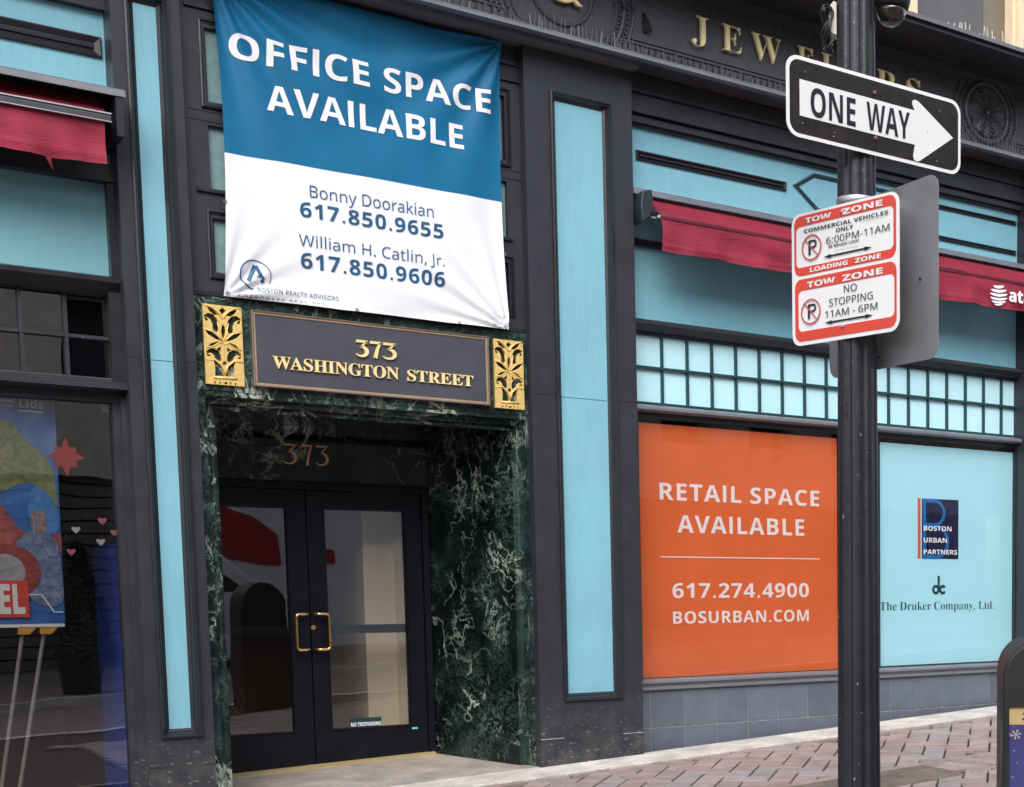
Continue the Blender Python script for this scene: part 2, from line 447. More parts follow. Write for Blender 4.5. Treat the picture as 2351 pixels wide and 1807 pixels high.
def soft(P, k=3):
    for _ in range(k):
        P = [q for i in range(len(P)) for q in ((.75*P[i][0]+.25*P[(i+1) % len(P)][0], .75*P[i][1]+.25*P[(i+1) % len(P)][1]), (.25*P[i][0]+.75*P[(i+1) % len(P)][0], .25*P[i][1]+.75*P[(i+1) % len(P)][1]))]
    return P
def cutout(outer, holes, depth, bev=0):     # a plate with holes, in its own (u, v) plane
    cu = bpy.data.curves.new('cut', 'CURVE'); cu.dimensions = '2D'; cu.fill_mode = 'BOTH'; cu.extrude = depth/2; cu.bevel_depth = bev; cu.bevel_resolution = 1
    for poly in [outer]+holes:
        sp = cu.splines.new('POLY'); sp.points.add(len(poly)-1); sp.use_cyclic_u = True
        for p, (a, b) in zip(sp.points, poly): p.co = (a, b, 0, 1)
    r = curve_mesh(cu); bpy.data.curves.remove(cu); return r
def ribbon(pts, widths):                    # outline of a brush stroke
    L = []; Rr = []
    for i, (x, y) in enumerate(pts):
        a = pts[max(i-1, 0)]; b = pts[min(i+1, len(pts)-1)]
        dx, dy = b[0]-a[0], b[1]-a[1]; l = math.hypot(dx, dy) or 1
        nx, ny = -dy/l, dx/l; q = widths[i]/2
        L.append((x+nx*q, y+ny*q)); Rr.append((x-nx*q, y-ny*q))
    return L + Rr[::-1]
def stroke(mb, pts, widths, fn, y0, y1):    # a brush stroke as little prisms
    o = ribbon(pts, widths); n = len(pts)
    vs = [fn(a, y0, b) for a, b in o]+[fn(a, y1, b) for a, b in o]; m = 2*n
    fs = []
    if y0 == y1: return mb.add(vs[:m], [(i, i+1, m-2-i, m-1-i) for i in range(n-1)])
    for i in range(n-1):
        a, b, c, d = i, i+1, m-2-i, m-1-i
        fs += [(a, b, c, d), (a+m, d+m, c+m, b+m)]
    fs += [(i, i+m, (i+1) % m+m, (i+1) % m) for i in range(m)]
    return mb.add(vs, fs)
def arc(cx, cy, rx, ry, a0, a1, n=14): return [(cx+rx*math.cos(R(a0+(a1-a0)*i/n)), cy+ry*math.sin(R(a0+(a1-a0)*i/n))) for i in range(n+1)]

G = lambda x, y: .0436*x + .02*y            # the pavement rises to the right and falls to the kerb

# ================================================================== GROUND
m = MB(); m.quad((-60, -7.6, G(-60, -7.6)-.03), (60, -7.6, G(60, -7.6)-.03), (60, .5, G(60, .5)-.03), (-60, .5, G(-60, .5)-.03))
tag(m.build('pavement', M['sand'], loc=(0, 0, 0)), kind='structure')
KZ = lambda x: G(x, -7.6)-.13
m = MB(); m.quad((-60, -13.0, KZ(-60)), (60, -13.0, KZ(60)), (60, -7.6, KZ(60)), (-60, -7.6, KZ(-60)))
tag(m.build('road', M['street_brick'], loc=(0, 0, 0)), kind='structure')
m = MB()
for y0, y1, dz in ((-7.75, -7.58, .13), (-13.15, -12.98, .13)):
    m.hexa([(-60, y0, KZ(-60)-.2), (60, y0, KZ(60)-.2), (60, y1, KZ(60)-.2), (-60, y1, KZ(-60)-.2),
            (-60, y0, KZ(-60)+dz), (60, y0, KZ(60)+dz), (60, y1, KZ(60)+dz), (-60, y1, KZ(-60)+dz)])
tag(m.build('kerb', M['granite'], loc=(0, 0, 0)), kind='structure')
m = MB(); m.quad((-60, -22, KZ(-60)+.12), (60, -22, KZ(60)+.12), (60, -13.1, KZ(60)+.12), (-60, -13.1, KZ(-60)+.12))
tag(m.build('far_pavement', M['street_brick'], loc=(0, 0, 0)), kind='structure')
m = MB(); m.quad((-300, -300, -4), (300, -300, -4), (300, 300, -4), (-300, 300, -4))
tag(m.build('ground', M['asphalt'], loc=(0, 0, 0)), kind='structure')

# granite strip along the wall, in slabs
m = MB(); x = -4.9
while x < 7.5:
    L = random.choice((.92, 1.22, 1.06)); q = .004
    p = lambda X, Y, d: (X, Y, G(X, Y)+d)
    m.hexa([p(x+q, -.38, -.1), p(x+L-q, -.38, -.1), p(x+L-q, .06, -.1), p(x+q, .06, -.1), p(x+q, -.38, .012), p(x+L-q, -.38, .012), p(x+L-q, .06, .012), p(x+q, .06, .012)])
    x += L
tag(m.build('pavement_edge', M['granite'], loc=(0, 0, 0), bevel=.006), kind='structure')
# vestibule floor rising to the doors
m = MB()
FZ = lambda x, y: .0436*x + .012 + (.0545-.0065*(x+1)) * y
def slab(x0, x1, y0, y1):
    c = [(x0, y0), (x1, y0), (x1, y1), (x0, y1)]
    m.hexa([(a, b, FZ(a, b)-.25) for a, b in c]+[(a, b, FZ(a, b)) for a, b in c])
slab(-2.30, -1.21, .063, 1.12); slab(-1.205, .10, .063, 1.12)
tag(m.build('vestibule_floor', M['granite_floor'], loc=(0, 0, 0)), kind='structure')

# herringbone clay pavers
bx = MB(); tints = []
def paver(cx, cy, L, wd, ang, shade=1.0):
    q = .0085; a = R(ang); ca, sa = math.cos(a), math.sin(a); dz = random.uniform(-.0022, .0022); tl = random.uniform(-.008, .008)
    hl, hw = L/2-q, wd/2-q; e = .004
    cor = [(-hl, -hw), (hl, -hw), (hl, hw), (-hl, hw)]; top = [(-hl+e, -hw+e), (hl-e, -hw+e), (hl-e, hw-e), (-hl+e, hw-e)]
    vs = []
    for s_, d in ((cor, -.028), (cor, -.004), (top, 0)):
        for u, v in s_:
            X, Y = cx+u*ca-v*sa, cy+u*sa+v*ca; vs.append((X, Y, G(X, Y)+d+dz+tl*u))
    o = len(bx.v); bx.v += vs
    for r in (0, 4): bx.f += [tuple(o+r+i for i in (j, (j+1) % 4, 4+(j+1) % 4, 4+j)) for j in range(4)]
    bx.f.append((o+8, o+9, o+10, o+11))
    b = random.uniform(.76, 1.0)*shade; t = random.random()
    c = (b*(.375+.05*t), b*(.300-.005*t), b*(.288-.025*t), 1) if t < .6 else (b*.36, b*.315, b*.315, 1)
    tints.extend([c]*12)
bw = .18
YA, YB = -.42, -1.90              # herringbone field between the courses
def in_field(x, y): return (YB-.02 < y < YA-.06) or (y < -2.42 and x > -3.0) or (-2.42 <= y < -2.06 and (x < .93))
N = 36
for i in range(-N, N):
    for j in range(-N, N):
        # herringbone: cell (i, j) starts a horizontal brick when (i-j)%4==0, a vertical one when (i-j)%4==3
        k = (i-j) % 4
        if k == 0: u, v, an = (i+1)*bw, (j+.5)*bw, 0
        elif k == 3: u, v, an = (i+.5)*bw, (j+1)*bw, 90
        else: continue
        c45 = math.cos(R(47)); s45 = math.sin(R(47))
        x, y = 1.7+u*c45-v*s45, -2.6+u*s45+v*c45
        if -2.2 < x < 7.4 and -6.0 < y < 0 and in_field(x, y) : paver(x, y, .36, .18, an+47)
x = -4.6
while x < 7.4:
    paver(x+.18, -.435, .36, .085, 0, .95); paver(x+.18, -2.0, .36, .10, 0, .95); x += .36
x = 2.32
while x < 7.4: paver(x, -2.235, .36, .125, 96, 1.08); x += .128
bx.tint = tints
tag(bx.build('sidewalk', M['brick'], loc=(0, 0, 0), fix=False), kind='structure')
p = lambda X, Y, d: (X, Y, G(X, Y)+d)
m = MB(); m.hexa([p(.98, -2.62, -.05), p(2.20, -2.62, -.05), p(2.25, -2.07, -.05), p(.98, -2.07, -.05), p(.98, -2.62, .004), p(2.20, -2.62, .004), p(2.25, -2.07, .004), p(.98, -2.07, .004)])
vc = m.build('vault_cover', M['plate']); tag(vc, 'worn brownish cover plate set flush in the brick pavement behind the pole', 'cover plate')
m = MB()
for k in range(5):
    yy = -2.14-.095*k; m.hexa([p(1.02, yy-.03, .0), p(2.17, yy-.03, .0), p(2.17, yy, .0), p(1.02, yy, .0), p(1.02, yy-.026, .008), p(2.17, yy-.026, .008), p(2.17, yy-.004, .008), p(1.02, yy-.004, .008)])
m.build('rib', M['plate'], vc)

# ================================================================== THE BUILDING
B = thing('commercial_building', (0, 0, 0), 'black painted old commercial building with turquoise panels and gold letters on its frieze', 'building')

def pilaster(x0, x1, px0, px1, mx0, mx1, pz0, pz1, mz0, mz1):
    pl = group_part('pilaster', B)
    m = MB()      # shaft built round the sunk panel so that nothing overlaps
    m.box(x0, mx0, 0, .5, -.6, 5.6); m.box(mx1, x1, 0, .5, -.6, 5.6); m.box(mx0, mx1, 0, .5, -.6, mz0); m.box(mx0, mx1, 0, .5, mz1, 5.6)
    m.build('shaft', M['black'], pl)
    m = MB(); w = px0-mx0
    m.frame(mx0-.004, mx1+.004, mz0-.004, mz1+.004, [(0, .002), (0, -.022), (.012, -.026), (.020, -.012), (.024, -.012), (w*.72, .022), (w*.72, .016), (w+.004, .032), (w+.004, .06)])
    m.build('moulding', M['black_plain'], pl)
    m = MB(); m.box(px0-.02, px1+.02, .033, .2, pz0-.02, pz1+.02); m.build('panel', M['teal'], pl)
    m = MB(); m.box(px0+.001, px1-.001, .0318, .0335, 2.908, 2.9115); m.build('panel_seam', M['mullion'], pl)
    for z, a, b in ((2.915, x0, mx0-.006), (2.915, mx1+.006, x1), (.235, x0, mx0-.006), (.235, mx1+.006, x1)):
        m = MB(); m.box(a+.002, b-.002, -.0015, .004, z-.003, z+.003); m.build('joint', M['grout'] if z < 1 and x0 > 0 else M['black_plain'], pl)
    return pl
pilaster(-2.705, -2.30, -2.566, -2.431, -2.622, -2.378, .50, 5.155, .432, 5.20)
pilaster(.055, .960, .317, .706, .262, .768, .595, 5.128, .530, 5.195)
pilaster(5.365, 6.27, 5.62, 6.01, 5.57, 6.07, .70, 5.128, .64, 5.195)

# core of the building behind everything
m = MB(); m.box(-6, -2.705, 1.4+1.4, 3.2, -.6, 5.6); m.box(-12, 12, .55, 4, 5.6, 9.5) ; m.box(.1, 12, .52, 4, -.6, 5.595); m.box(-12, -5.2, .3, 4, -.6, 5.595)
m.build('core_wall', M['black'], B)

# ---- entrance bay wall above the marble (little green panes on both sides of the banner)
EW = .09
ops = []      # window openings
for z0, z1 in ((4.64, 5.112), (4.072, 4.488), (3.535, 3.888)):
    ops += [(-2.139, -1.80, z0, z1), (-.42, -.062, z0, z1)]
def wall_with_holes(m, x0, x1, z0, z1, y0, y1, holes):
    xs = sorted({x0, x1} | {h[0] for h in holes} | {h[1] for h in holes}); zs = sorted({z0, z1} | {h[2] for h in holes} | {h[3] for h in holes})
    for a, b in zip(xs, xs[1:]):
        for c, d in zip(zs, zs[1:]):
            if not any(h[0]-1e-6 <= a and b <= h[1]+1e-6 and h[2]-1e-6 <= c and d <= h[3]+1e-6 for h in holes): m.box(a, b, y0, y1, c, d)
m = MB(); wall_with_holes(m, -2.31, .06, 3.372, 5.60, EW, .40, ops); m.build('entrance_wall', M['black'], B)
for i, (a, b, c, d) in enumerate(ops):
    wn = group_part('side_window', B); row = i//2
    m = MB()
    if row != 1: m.frame(a-.035, b+.035, c-.045, d+.05, [(0, EW+.002), (0, EW-.016), (.010, EW-.020), (.018, EW-.006), (.024, EW-.006), (.038, EW+.03), (.05, EW+.03)])
    else: m.box(a-.09, b+.03, EW-.022, EW+.03, c-.022, c+.001)
    m.build('frame', M['black_plain'], wn)
    m = MB(); m.box(a-.03, b+.03, EW+.035, EW+.06, c-.03, d+.03); m.build('pane', M['greenglass'], wn)
m = MB()      # rails and mouldings of the panelled wall
for a, b in ((-2.255, -2.06), (-.20, .053)):
    m = MB()
    for z in (5.355, 5.235): m.box(a, b, EW-.02, EW+.001, z-.012, z+.012)
    for z in (4.575, 4.512): m.box(a, b, EW-.004, EW+.002, z-.003, z+.003)
    m.build('wall_moulding', M['black_plain'], B)
m = MB(); m.box(-2.285, .053, EW-.016, EW+.003, 3.374, 3.402)
m.build('wall_moulding', M['black_plain'], B)

# ---- green marble surround and vestibule
MY, IY, DY = .08, .20, 1.15
XO0, XF0, XI0 = -2.298, -2.236, -2.150
XO1, XF1, XI1 = .056, .037, -.032
ZF, ZI, ZT = 2.713, 2.632, 3.372
ms = group_part('marble_surround', B)
m = MB()
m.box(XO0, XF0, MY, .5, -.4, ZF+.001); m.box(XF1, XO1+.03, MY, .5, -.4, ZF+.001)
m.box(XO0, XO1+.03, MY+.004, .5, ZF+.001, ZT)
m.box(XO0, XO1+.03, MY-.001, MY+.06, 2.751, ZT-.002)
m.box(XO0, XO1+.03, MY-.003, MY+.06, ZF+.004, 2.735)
m.build('slab', M['marble_skylit'], ms)
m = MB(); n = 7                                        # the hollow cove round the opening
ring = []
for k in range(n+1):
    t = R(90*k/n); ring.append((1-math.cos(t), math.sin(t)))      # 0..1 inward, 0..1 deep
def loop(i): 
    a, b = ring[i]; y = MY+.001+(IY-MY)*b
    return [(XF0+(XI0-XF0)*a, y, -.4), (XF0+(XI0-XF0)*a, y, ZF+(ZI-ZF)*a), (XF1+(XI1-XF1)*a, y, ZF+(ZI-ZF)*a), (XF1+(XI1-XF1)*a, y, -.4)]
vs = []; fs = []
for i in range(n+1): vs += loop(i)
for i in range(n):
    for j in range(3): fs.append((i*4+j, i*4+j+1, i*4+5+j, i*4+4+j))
m.add(vs, fs); m.build('cove', M['marble_skylit'], ms, fix=False)
m = MB()
RX0, RX1 = -2.205, -.352                               # at the doors
SO = 2.66
m.quad((XI1, IY, -.4), (RX1, DY+.02, -.4), (RX1, DY+.02, SO+.01), (XI1, IY, SO+.01))
m.build('vestibule_wall', M['marble'], ms); m = MB()
m.quad((RX0, DY+.02, -.4), (XI0, IY, -.4), (XI0, IY, SO+.01), (RX0, DY+.02, SO+.01))
m.build('vestibule_wall', M['marble'], ms)
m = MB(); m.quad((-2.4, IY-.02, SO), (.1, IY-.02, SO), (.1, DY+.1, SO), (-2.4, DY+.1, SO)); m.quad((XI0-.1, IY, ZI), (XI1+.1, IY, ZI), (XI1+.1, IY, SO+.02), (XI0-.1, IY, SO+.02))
m.build('soffit', M['marble_shaded'], ms)
m = MB(); m.box(-2.5, .2, DY-.05, DY+.3, 2.242, SO-.003); m.build('overdoor_panel', M['marble_shaded'], ms)

def flat3(mb, x0, x1, z0, z1, fn, y0, y1, k=1.0):        # a flat topped figure 3
    w, h = x1-x0, z1-z0; t = .17*h*k
    P = lambda pts: [(x0+a*w, z0+b*h) for a, b in pts]
    stroke(mb, P([(.04, .94), (.97, .94)]), [t*.85]*2, fn, y0, y1)
    stroke(mb, P([(.93, .955), (.40, .60)]), [t*.5, t*.55], fn, y0, y1)
    bowl = [(.38, .615)]+[(.42+.50*math.cos(R(a)), .325+.285*math.sin(R(a))) for a in range(80, -101, -15)]+[(.14, .07), (.0, .16)]
    stroke(mb, P(bowl), [t*.5, t*.7, t*.9, t*1.1, t*1.2, t*1.25, t*1.25, t*1.2, t*1.1, t*1.0, t*.9, t*.8, t*.7, t*.6, t*.5, t*.3][:len(bowl)], fn, y0, y1)
def fig7(mb, x0, x1, z0, z1, fn, y0, y1, k=1.0):
    w, h = x1-x0, z1-z0; t = .17*h*k
    P = lambda pts: [(x0+a*w, z0+b*h) for a, b in pts]
    stroke(mb, P([(.04, .94), (.99, .94)]), [t*.9]*2, fn, y0, y1)
    stroke(mb, P([(.92, .96), (.66, .55), (.46, .0)]), [t*.6, t*.95, t*1.2], fn, y0, y1)
m = MB(); F0 = lambda a, d, b: (a, d, b)
flat3(m, -1.462, -1.365, 2.365, 2.522, F0, DY-.053, DY-.049, .62); fig7(m, -1.330, -1.248, 2.365, 2.522, F0, DY-.053, DY-.049, .62); flat3(m, -1.225, -1.132, 2.365, 2.522, F0, DY-.053, DY-.049, .62)
m.build('number', M['copper'], ms)

# ---- doors
def door(x0, x1, gx0, gx1, hx, side):
    d = group_part('entrance_door', B); dz0, dz1 = -.12, 2.178
    m = MB(); wall_with_holes(m, x0, x1, dz0, dz1, DY, DY+.045, [(gx0, gx1, .30, 2.042)]); m.build('leaf', M['door'], d, bevel=.002)
    m = MB(); m.frame(gx0-.004, gx1+.004, .296, 2.046, [(0, DY+.001), (0, DY-.006), (.010, DY-.008), (.014, DY+.004), (.014, DY+.03)]); m.build('glazing_bead', M['door'], d)
    m = MB(); m.quad((gx0-.002, DY+.02, .298), (gx1+.002, DY+.02, .298), (gx1+.002, DY+.02, 2.044), (gx0-.002, DY+.02, 2.044)); m.build('glass_pane', M['glass_door'], d)
    m = MB(); m.box(gx0, gx1, DY+.05, DY+.085, 1.061, 1.130)
    if side > 0: m.box(gx0, gx0+.07, DY+.05, DY+.09, .99, 1.16)
    m.build('push_bar', M['door'], d)
    m = MB(); s = side
    hz0, hz1 = .945, 1.222; off = .055*s
    pts = [(hx, DY-.002, hz1), (hx, DY-.05, hz1)]
    pts = [(hx, DY-.002, hz1)]+[(hx+off*.0, DY-.052+.014*math.cos(R(a)), hz1-.0) for a in (0,)]
    path = [(hx, DY, hz1), (hx, DY-.045, hz1), (hx+.008*s, DY-.062, hz1), (hx+.03*s, DY-.066, hz1)]
    path += [(hx+(.07+.025*math.sin(R(a)))*s, DY-.066, hz1-.025+.025*math.cos(R(a))) for a in (0, 22, 45, 67, 90)]
    path += [(hx+(.07+.025*math.cos(R(a)))*s, DY-.066, hz0+.025-.025*math.sin(R(a))) for a in (0, 22, 45, 67, 90)]
    path += [(hx+.03*s, DY-.066, hz0), (hx+.008*s, DY-.062, hz0), (hx, DY-.045, hz0), (hx, DY, hz0)]
    m.tube(path, .0115, 10); m.build('handle', M['brass'], d, smooth=True)
    return d
SEAM = -1.300
door(-2.200, SEAM-.004, -2.060, -1.445, SEAM-.028, -1)
dr = door(SEAM+.004, -.405, -1.170, -.540, SEAM+.028, 1)
m = MB(); m.tube([(-1.283, DY, 1.115), (-1.283, DY-.012, 1.115)], .019, 16); m.build('lock', M['brass'], dr)
m = MB(); m.box(-.402, -.352, DY-.03, DY+.05, -.12, 2.242); m.box(-2.26, -2.202, DY-.03, DY+.05, -.12, 2.242); m.box(-2.202, -.402, DY-.03, DY+.05, 2.182, 2.241)
m.build('door_frame', M['door'], B, bevel=.003)
m = MB()
m.add([(-2.2, DY-.085, FZ(-2.2, 1.06)-.01), (-.36, DY-.085, FZ(-.36, 1.06)-.01), (-.36, DY-.002, FZ(-.36, 1.12)+.022), (-2.2, DY-.002, FZ(-2.2, 1.12)+.022),
       (-2.2, DY-.085, FZ(-2.2, 1.06)+.004), (-.36, DY-.085, FZ(-.36, 1.06)+.004), (-.36, DY-.03, FZ(-.36, 1.12)+.022), (-2.2, DY-.03, FZ(-2.2, 1.12)+.022)],
      [(4, 5, 6, 7), (7, 6, 2, 3), (0, 1, 5, 4)])
m.build('threshold', M['brass_strip'], B)
# lobby seen through the glass
m = MB(); m.box(-.722, .2, 1.62, 3.4, -.2, 2.6); m.box(-.47, .2, 1.55, 1.619, -.2, 2.6); m.build('lobby_pier', M['beige'], B)
m = MB(); m.quad((-3.2, 3.3, -.2), (0, 3.3, -.2), (0, 3.3, 2.6), (-3.2, 3.3, 2.6)); m.build('lobby_wall', M['brown'], B)
m = MB(); m.quad((-2.6, DY+.05, 2.6), (.2, DY+.05, 2.6), (.2, 3.4, 2.6), (-2.6, 3.4, 2.6)); m.quad((-2.6, DY+.05, -.2), (-2.6, 3.4, -.2), (-2.6, 3.4, 2.6), (-2.6, DY+.05, 2.6))
m.build('lobby_ceiling', M['dark_room'], B)
m = MB(); m.quad((-2.6, DY+.046, -.02), (.2, DY+.046, .04), (.2, 3.4, .04), (-2.6, 3.4, -.02)); m.build('lobby_floor', M['brown'], B)

# ---- ledge over the entrance, frieze, cornice
m = MB(); m.extrude_x([(-.105, 5.487), (-.108, 5.523), (-.10, 5.529), (.09, 5.529), (.09, 5.488)], -2.95, .968); m.build('capital_ledge', M['grey_metal'], B)
fr = group_part('frieze', B); FY = -.20
m = MB(); m.box(-12, 12, FY, .54, 5.512, 6.175); m.build('frieze_board', M['black_rough'], fr)
m = MB(); m.extrude_x([(-.262, 5.508), (-.262, 5.530), (-.25, 5.548), (FY+.002, 5.552), (FY+.002, 5.506)], -12, 12); m.build('lower_ledge', M['grey_metal'], fr)
m = MB(); x = -1.2
while x < 6.2:                                          # egg and dart like little blocks over the ledge
    if abs(x-.28) > .42 and abs(x-4.57) > .40:
        m.box(x, x+.030, FY-.028, FY+.001, 5.556, 5.598); m.box(x+.008, x+.022, FY-.018, FY+.001, 5.602, 5.618)
    x += .058
for a, b in ((-1.2, -.16), (.72, 4.17), (4.97, 6.2)):
    m.box(a, b, FY-.014, FY+.001, 5.625, 5.637); m.box(a, b, FY-.012, FY+.001, 5.655, 5.662)
m.build('dentil_course', M['black_rough'], fr)
m = MB()
m.box(-12, 12, FY-.03, FY+.001, 6.128, 6.176)
for a, b in ((.86, 4.20), (4.95, 6.2), (-1.2, -.3)):
    x = a
    while x < b: m.ball((x, FY-.012, 6.068), .013, 6, 4); x += .046
    m.box(a, b, FY-.008, FY+.001, 6.083, 6.095)
m.build('bead_moulding', M['black_rough'], fr)
def rosette(cx, cz, clip=None):
    rs = group_part('rosette', fr)
    m = MB()
    m.ring(cx, cz, .262, FY-.006, .024, n=64, k=8); m.ring(cx, cz, .325, FY-.004, .013, n=64, k=6); m.ring(cx, cz, .388, FY-.004, .014, a0=-35, a1=50, n=24); m.ring(cx, cz, .388, FY-.004, .014, a0=130, a1=215, n=24)
    m.build('ring', M['black_rough'], rs, smooth=True)
    m = MB()
    for k in range(54):
        a = 2*math.pi*k/54; m.ball((cx+.302*math.cos(a), FY-.008, cz+.302*math.sin(a)), .012, 6, 4)
    for k in range(66):
        a = 2*math.pi*k/66
        if abs(math.sin(a)) < .76: m.ball((cx+.366*math.cos(a), FY-.006, cz+.366*math.sin(a)), .011, 6, 4)
    m.build('bead', M['black_rough'], rs, smooth=True)
    m = MB(); rn, an = 26, 144; vs = []
    for i in range(rn+1):
        r = .235*i/rn
        for k in range(an):
            t = 2*math.pi*k/an
            leaf = abs(math.sin(4*t)); vein = .5+.5*math.cos(26*r*6 - 9*leaf+1.7*math.sin(8*t))
            h = (.010+.030*leaf*vein*(1-.3*i/rn)) * (1 if i < rn-1 else .1)
            if i < 3: h = .03
            vs.append((cx+r*math.cos(t), FY-.002-h, cz+r*math.sin(t)))
    fs = [(i*an+k, i*an+(k+1) % an, (i+1)*an+(k+1) % an, (i+1)*an+k) for i in range(rn) for k in range(an)]
    m.add(vs, fs); m.build('foliage_relief', M['black_rough'], rs)
rosette(4.575, 5.858)
md = group_part('medallion', fr)
m = MB(); m.ring(.278, 5.874, .249, FY-.004, .014, n=64, clip=5.56); m.ring(.278, 5.874, .52, FY-.006, .018, n=80, clip=5.565); m.ring(.278, 5.874, .60, FY-.006, .012, n=80, clip=5.565); m.ring(.278, 5.874, .44, FY-.004, .008, n=80, clip=5.565)
for k in range(90):
    a = 2*math.pi*k/90
    for r in (.485, .56):
        pz = 5.874+r*math.sin(a)
        if 5.57 < pz < 6.12: m.ball((.278+r*math.cos(a), FY-.008, pz), .013, 6, 4)
m.build('wreath', M['black_rough'], md, smooth=True)
m = MB(); letters(m, '&', 'bold', .185, .43, 5.775, 5.97, lambda u, z, d: (u, FY-.05+d, z), depth=.03); m.build('ampersand', M['cream_gold'], md)
m = MB()
for ch, a, b in (('J', 1.385, 1.535), ('E', 1.665, 1.845), ('W', 1.945, 2.235), ('E', 2.405, 2.565), ('L', 2.655, 2.83), ('E', 2.97, 3.14), ('R', 3.258, 3.475), ('S', 3.580, 3.740)):
    line(fr, M['cream_gold'], 'gold_letter', ch, 'serif', a, b, 5.752, 5.962, lambda u, z, d: (u, FY-.045+d, z), depth=.03, offset=-.014)
m = MB(); m.add([(.955, FY, 5.88), (.985, FY, 5.88), (.985, FY, 5.73), (.955, FY, 5.73), (.958, FY-.03, 5.80), (.99, FY-.06, 5.73), (1.02, FY-.05, 5.74)], [(0, 1, 5, 4), (1, 6, 5), (2, 3, 5), (0, 4, 3), (4, 5, 3), (1, 2, 6), (2, 5, 6)]); m.build('bracket', M['black_plain'], fr)
m = MB(); x = -1.1
while x < 5.9:                                           # bird spikes glued along the ledge
    dens = 1 if (.0 < x < 1.0 or 4.1 < x < 4.9) else .45
    if random.random() < dens:
        h = random.uniform(.06, .13) if dens == 1 else random.uniform(.03, .09); t = random.uniform(-.015, .015); w_ = random.choice((.003, .004, .011 if x < 1 else .004))
        m.hexa([(x, -.236, 5.546), (x+w_, -.236, 5.546), (x+w_, -.232, 5.546), (x, -.232, 5.546), (x+t, -.236, 5.546+h), (x+t+w_*.8, -.236, 5.546+h), (x+t+w_*.8, -.232, 5.546+h), (x+t, -.232, 5.546+h)])
    x += .022+random.random()*.02
m.build('bird_spikes', M['grey_metal'], fr)
co = group_part('cornice', B)
m = MB(); m.extrude_x([(-.80, 6.168), (-.80, 6.205), (-.83, 6.215), (-.83, 6.232), (.2, 6.25), (.2, 6.182), (FY, 6.177)], -12, 12); m.build('crown', M['black'], co)
m = MB(); m.extrude_x([(-.834, 6.205), (-.838, 6.236), (.15, 6.262), (.15, 6.252), (-.832, 6.232)], -12, 12); m.build('flashing', M['grey_metal'], co)
m = MB(); x = 3.7
while x < 6.0:
    h = random.uniform(.06, .20); t = random.uniform(-.03, .03)
    m.hexa([(x, -.62, 6.24), (x+.010, -.62, 6.24), (x+.010, -.616, 6.24), (x, -.616, 6.24), (x+t, -.62, 6.24+h), (x+t+.008, -.62, 6.24+h), (x+t+.008, -.616, 6.24+h), (x+t, -.616, 6.24+h)])
    x += .016+random.random()*.02
m.build('bird_spikes', M['off_white'], co)
# upper storey with its tan stone window
m = MB(); wall_with_holes(m, -12, 12, 6.25, 9.5, 0, .54, [(3.905, 5.17, 6.30, 8.4)]); m.build('upper_wall', M['stone_tan'], B)
uw = group_part('upper_window', B)
m = MB(); m.frame(3.88, 5.195, 6.28, 8.42, [(0, .05), (.05, .05), (.05, .18)]); m.build('frame', M['stone_tan'], uw)
m = MB(); m.quad((3.9, .16, 6.2), (5.2, .16, 6.2), (5.2, .16, 8.4), (3.9, .16, 8.4)); m.build('pane', M['glass_upper'], uw)
m = MB(); m.quad((3.9, .5, 6.2), (5.2, .5, 6.2), (5.2, .5, 8.4), (3.9, .5, 8.4)); m.build('blind', plain('grey_blind', (.24, .22, .215, 1), .8), uw)

# ---- right shop bay
BX0, BX1 = .95, 5.37
m = MB(); m.box(BX0, BX1, .06, .5, 5.372, 5.502); m.box(BX0, BX1, .05, .06, 5.478, 5.502); m.box(BX0, BX1, .09, .5, 5.225, 5.368); m.box(BX0, BX1, .13, .5, 5.162, 5.212); m.box(BX0, BX1, .165, .5, 5.140, 5.162)
m.build('entablature', M['black'], B)
def sign_fascia(x0, x1, z0, z1, y, mat=None):
    m = MB(); m.box(x0, x1, y, y+.2, z0, z1); return m.build('fascia_panel', mat or M['teal'], B)
f1 = sign_fascia(BX0, BX1, 4.205, 5.145, .20)
def rail(x0, x1, z0, z1, y, parent):
    h = (z1-z0); m = MB()
    m.frame(x0, x1, z0, z1, [(0, y+.002), (0, y-.018), (.008, y-.02), (h*.32, y-.002), (h*.36, y-.002), (h*.42, y-.018), (h*.49, y-.018)])
    return m.build('rail_moulding', M['black_plain'], parent)
rail(1.095, 2.565, 4.885, 4.960, .2, f1)
OCT = [(2.641, 4.952), (2.86, 5.09), (3.92, 5.09), (4.14, 4.952), (3.92, 4.765), (2.90, 4.765)]
def ringpoly(P, w):
    n = len(P); cx = sum(a for a, b in P)/n; cz = sum(b for a, b in P)/n; out = []
    for i in range(n):
        a, b, c = P[i-1], P[i], P[(i+1) % n]
        def nrm(p, q):
            dx, dz = q[0]-p[0], q[1]-p[1]; l = math.hypot(dx, dz); v = (-dz/l, dx/l)
            return v if (cx-p[0])*v[0]+(cz-p[1])*v[1] > 0 else (-v[0], -v[1])
        n1, n2 = nrm(a, b), nrm(b, c); k = 1+n1[0]*n2[0]+n1[1]*n2[1]
        out.append((b[0]+w*(n1[0]+n2[0])/k, b[1]+w*(n1[1]+n2[1])/k))
    return out
m = MB(); rg = [(0, .201), (0, .182), (.012, .18), (.03, .188), (.036, .20)]; vs = []; fs = []
for w_, y in rg: vs += [(a, y, b) for a, b in ringpoly(OCT, w_)]
for k in range(len(rg)-1):
    for j in range(6): fs.append((k*6+j, k*6+(j+1) % 6, k*6+6+(j+1) % 6, k*6+6+j))
m.add(vs, fs); m.build('octagon_moulding', M['mullion'], f1)
m = MB()
for z0, z1 in ((5.026, 5.062), (4.735, 4.775)): m.frame(4.28, 5.34, z0, z1, [(0, .202), (0, .182), (.006, .18), (.016, .19)])
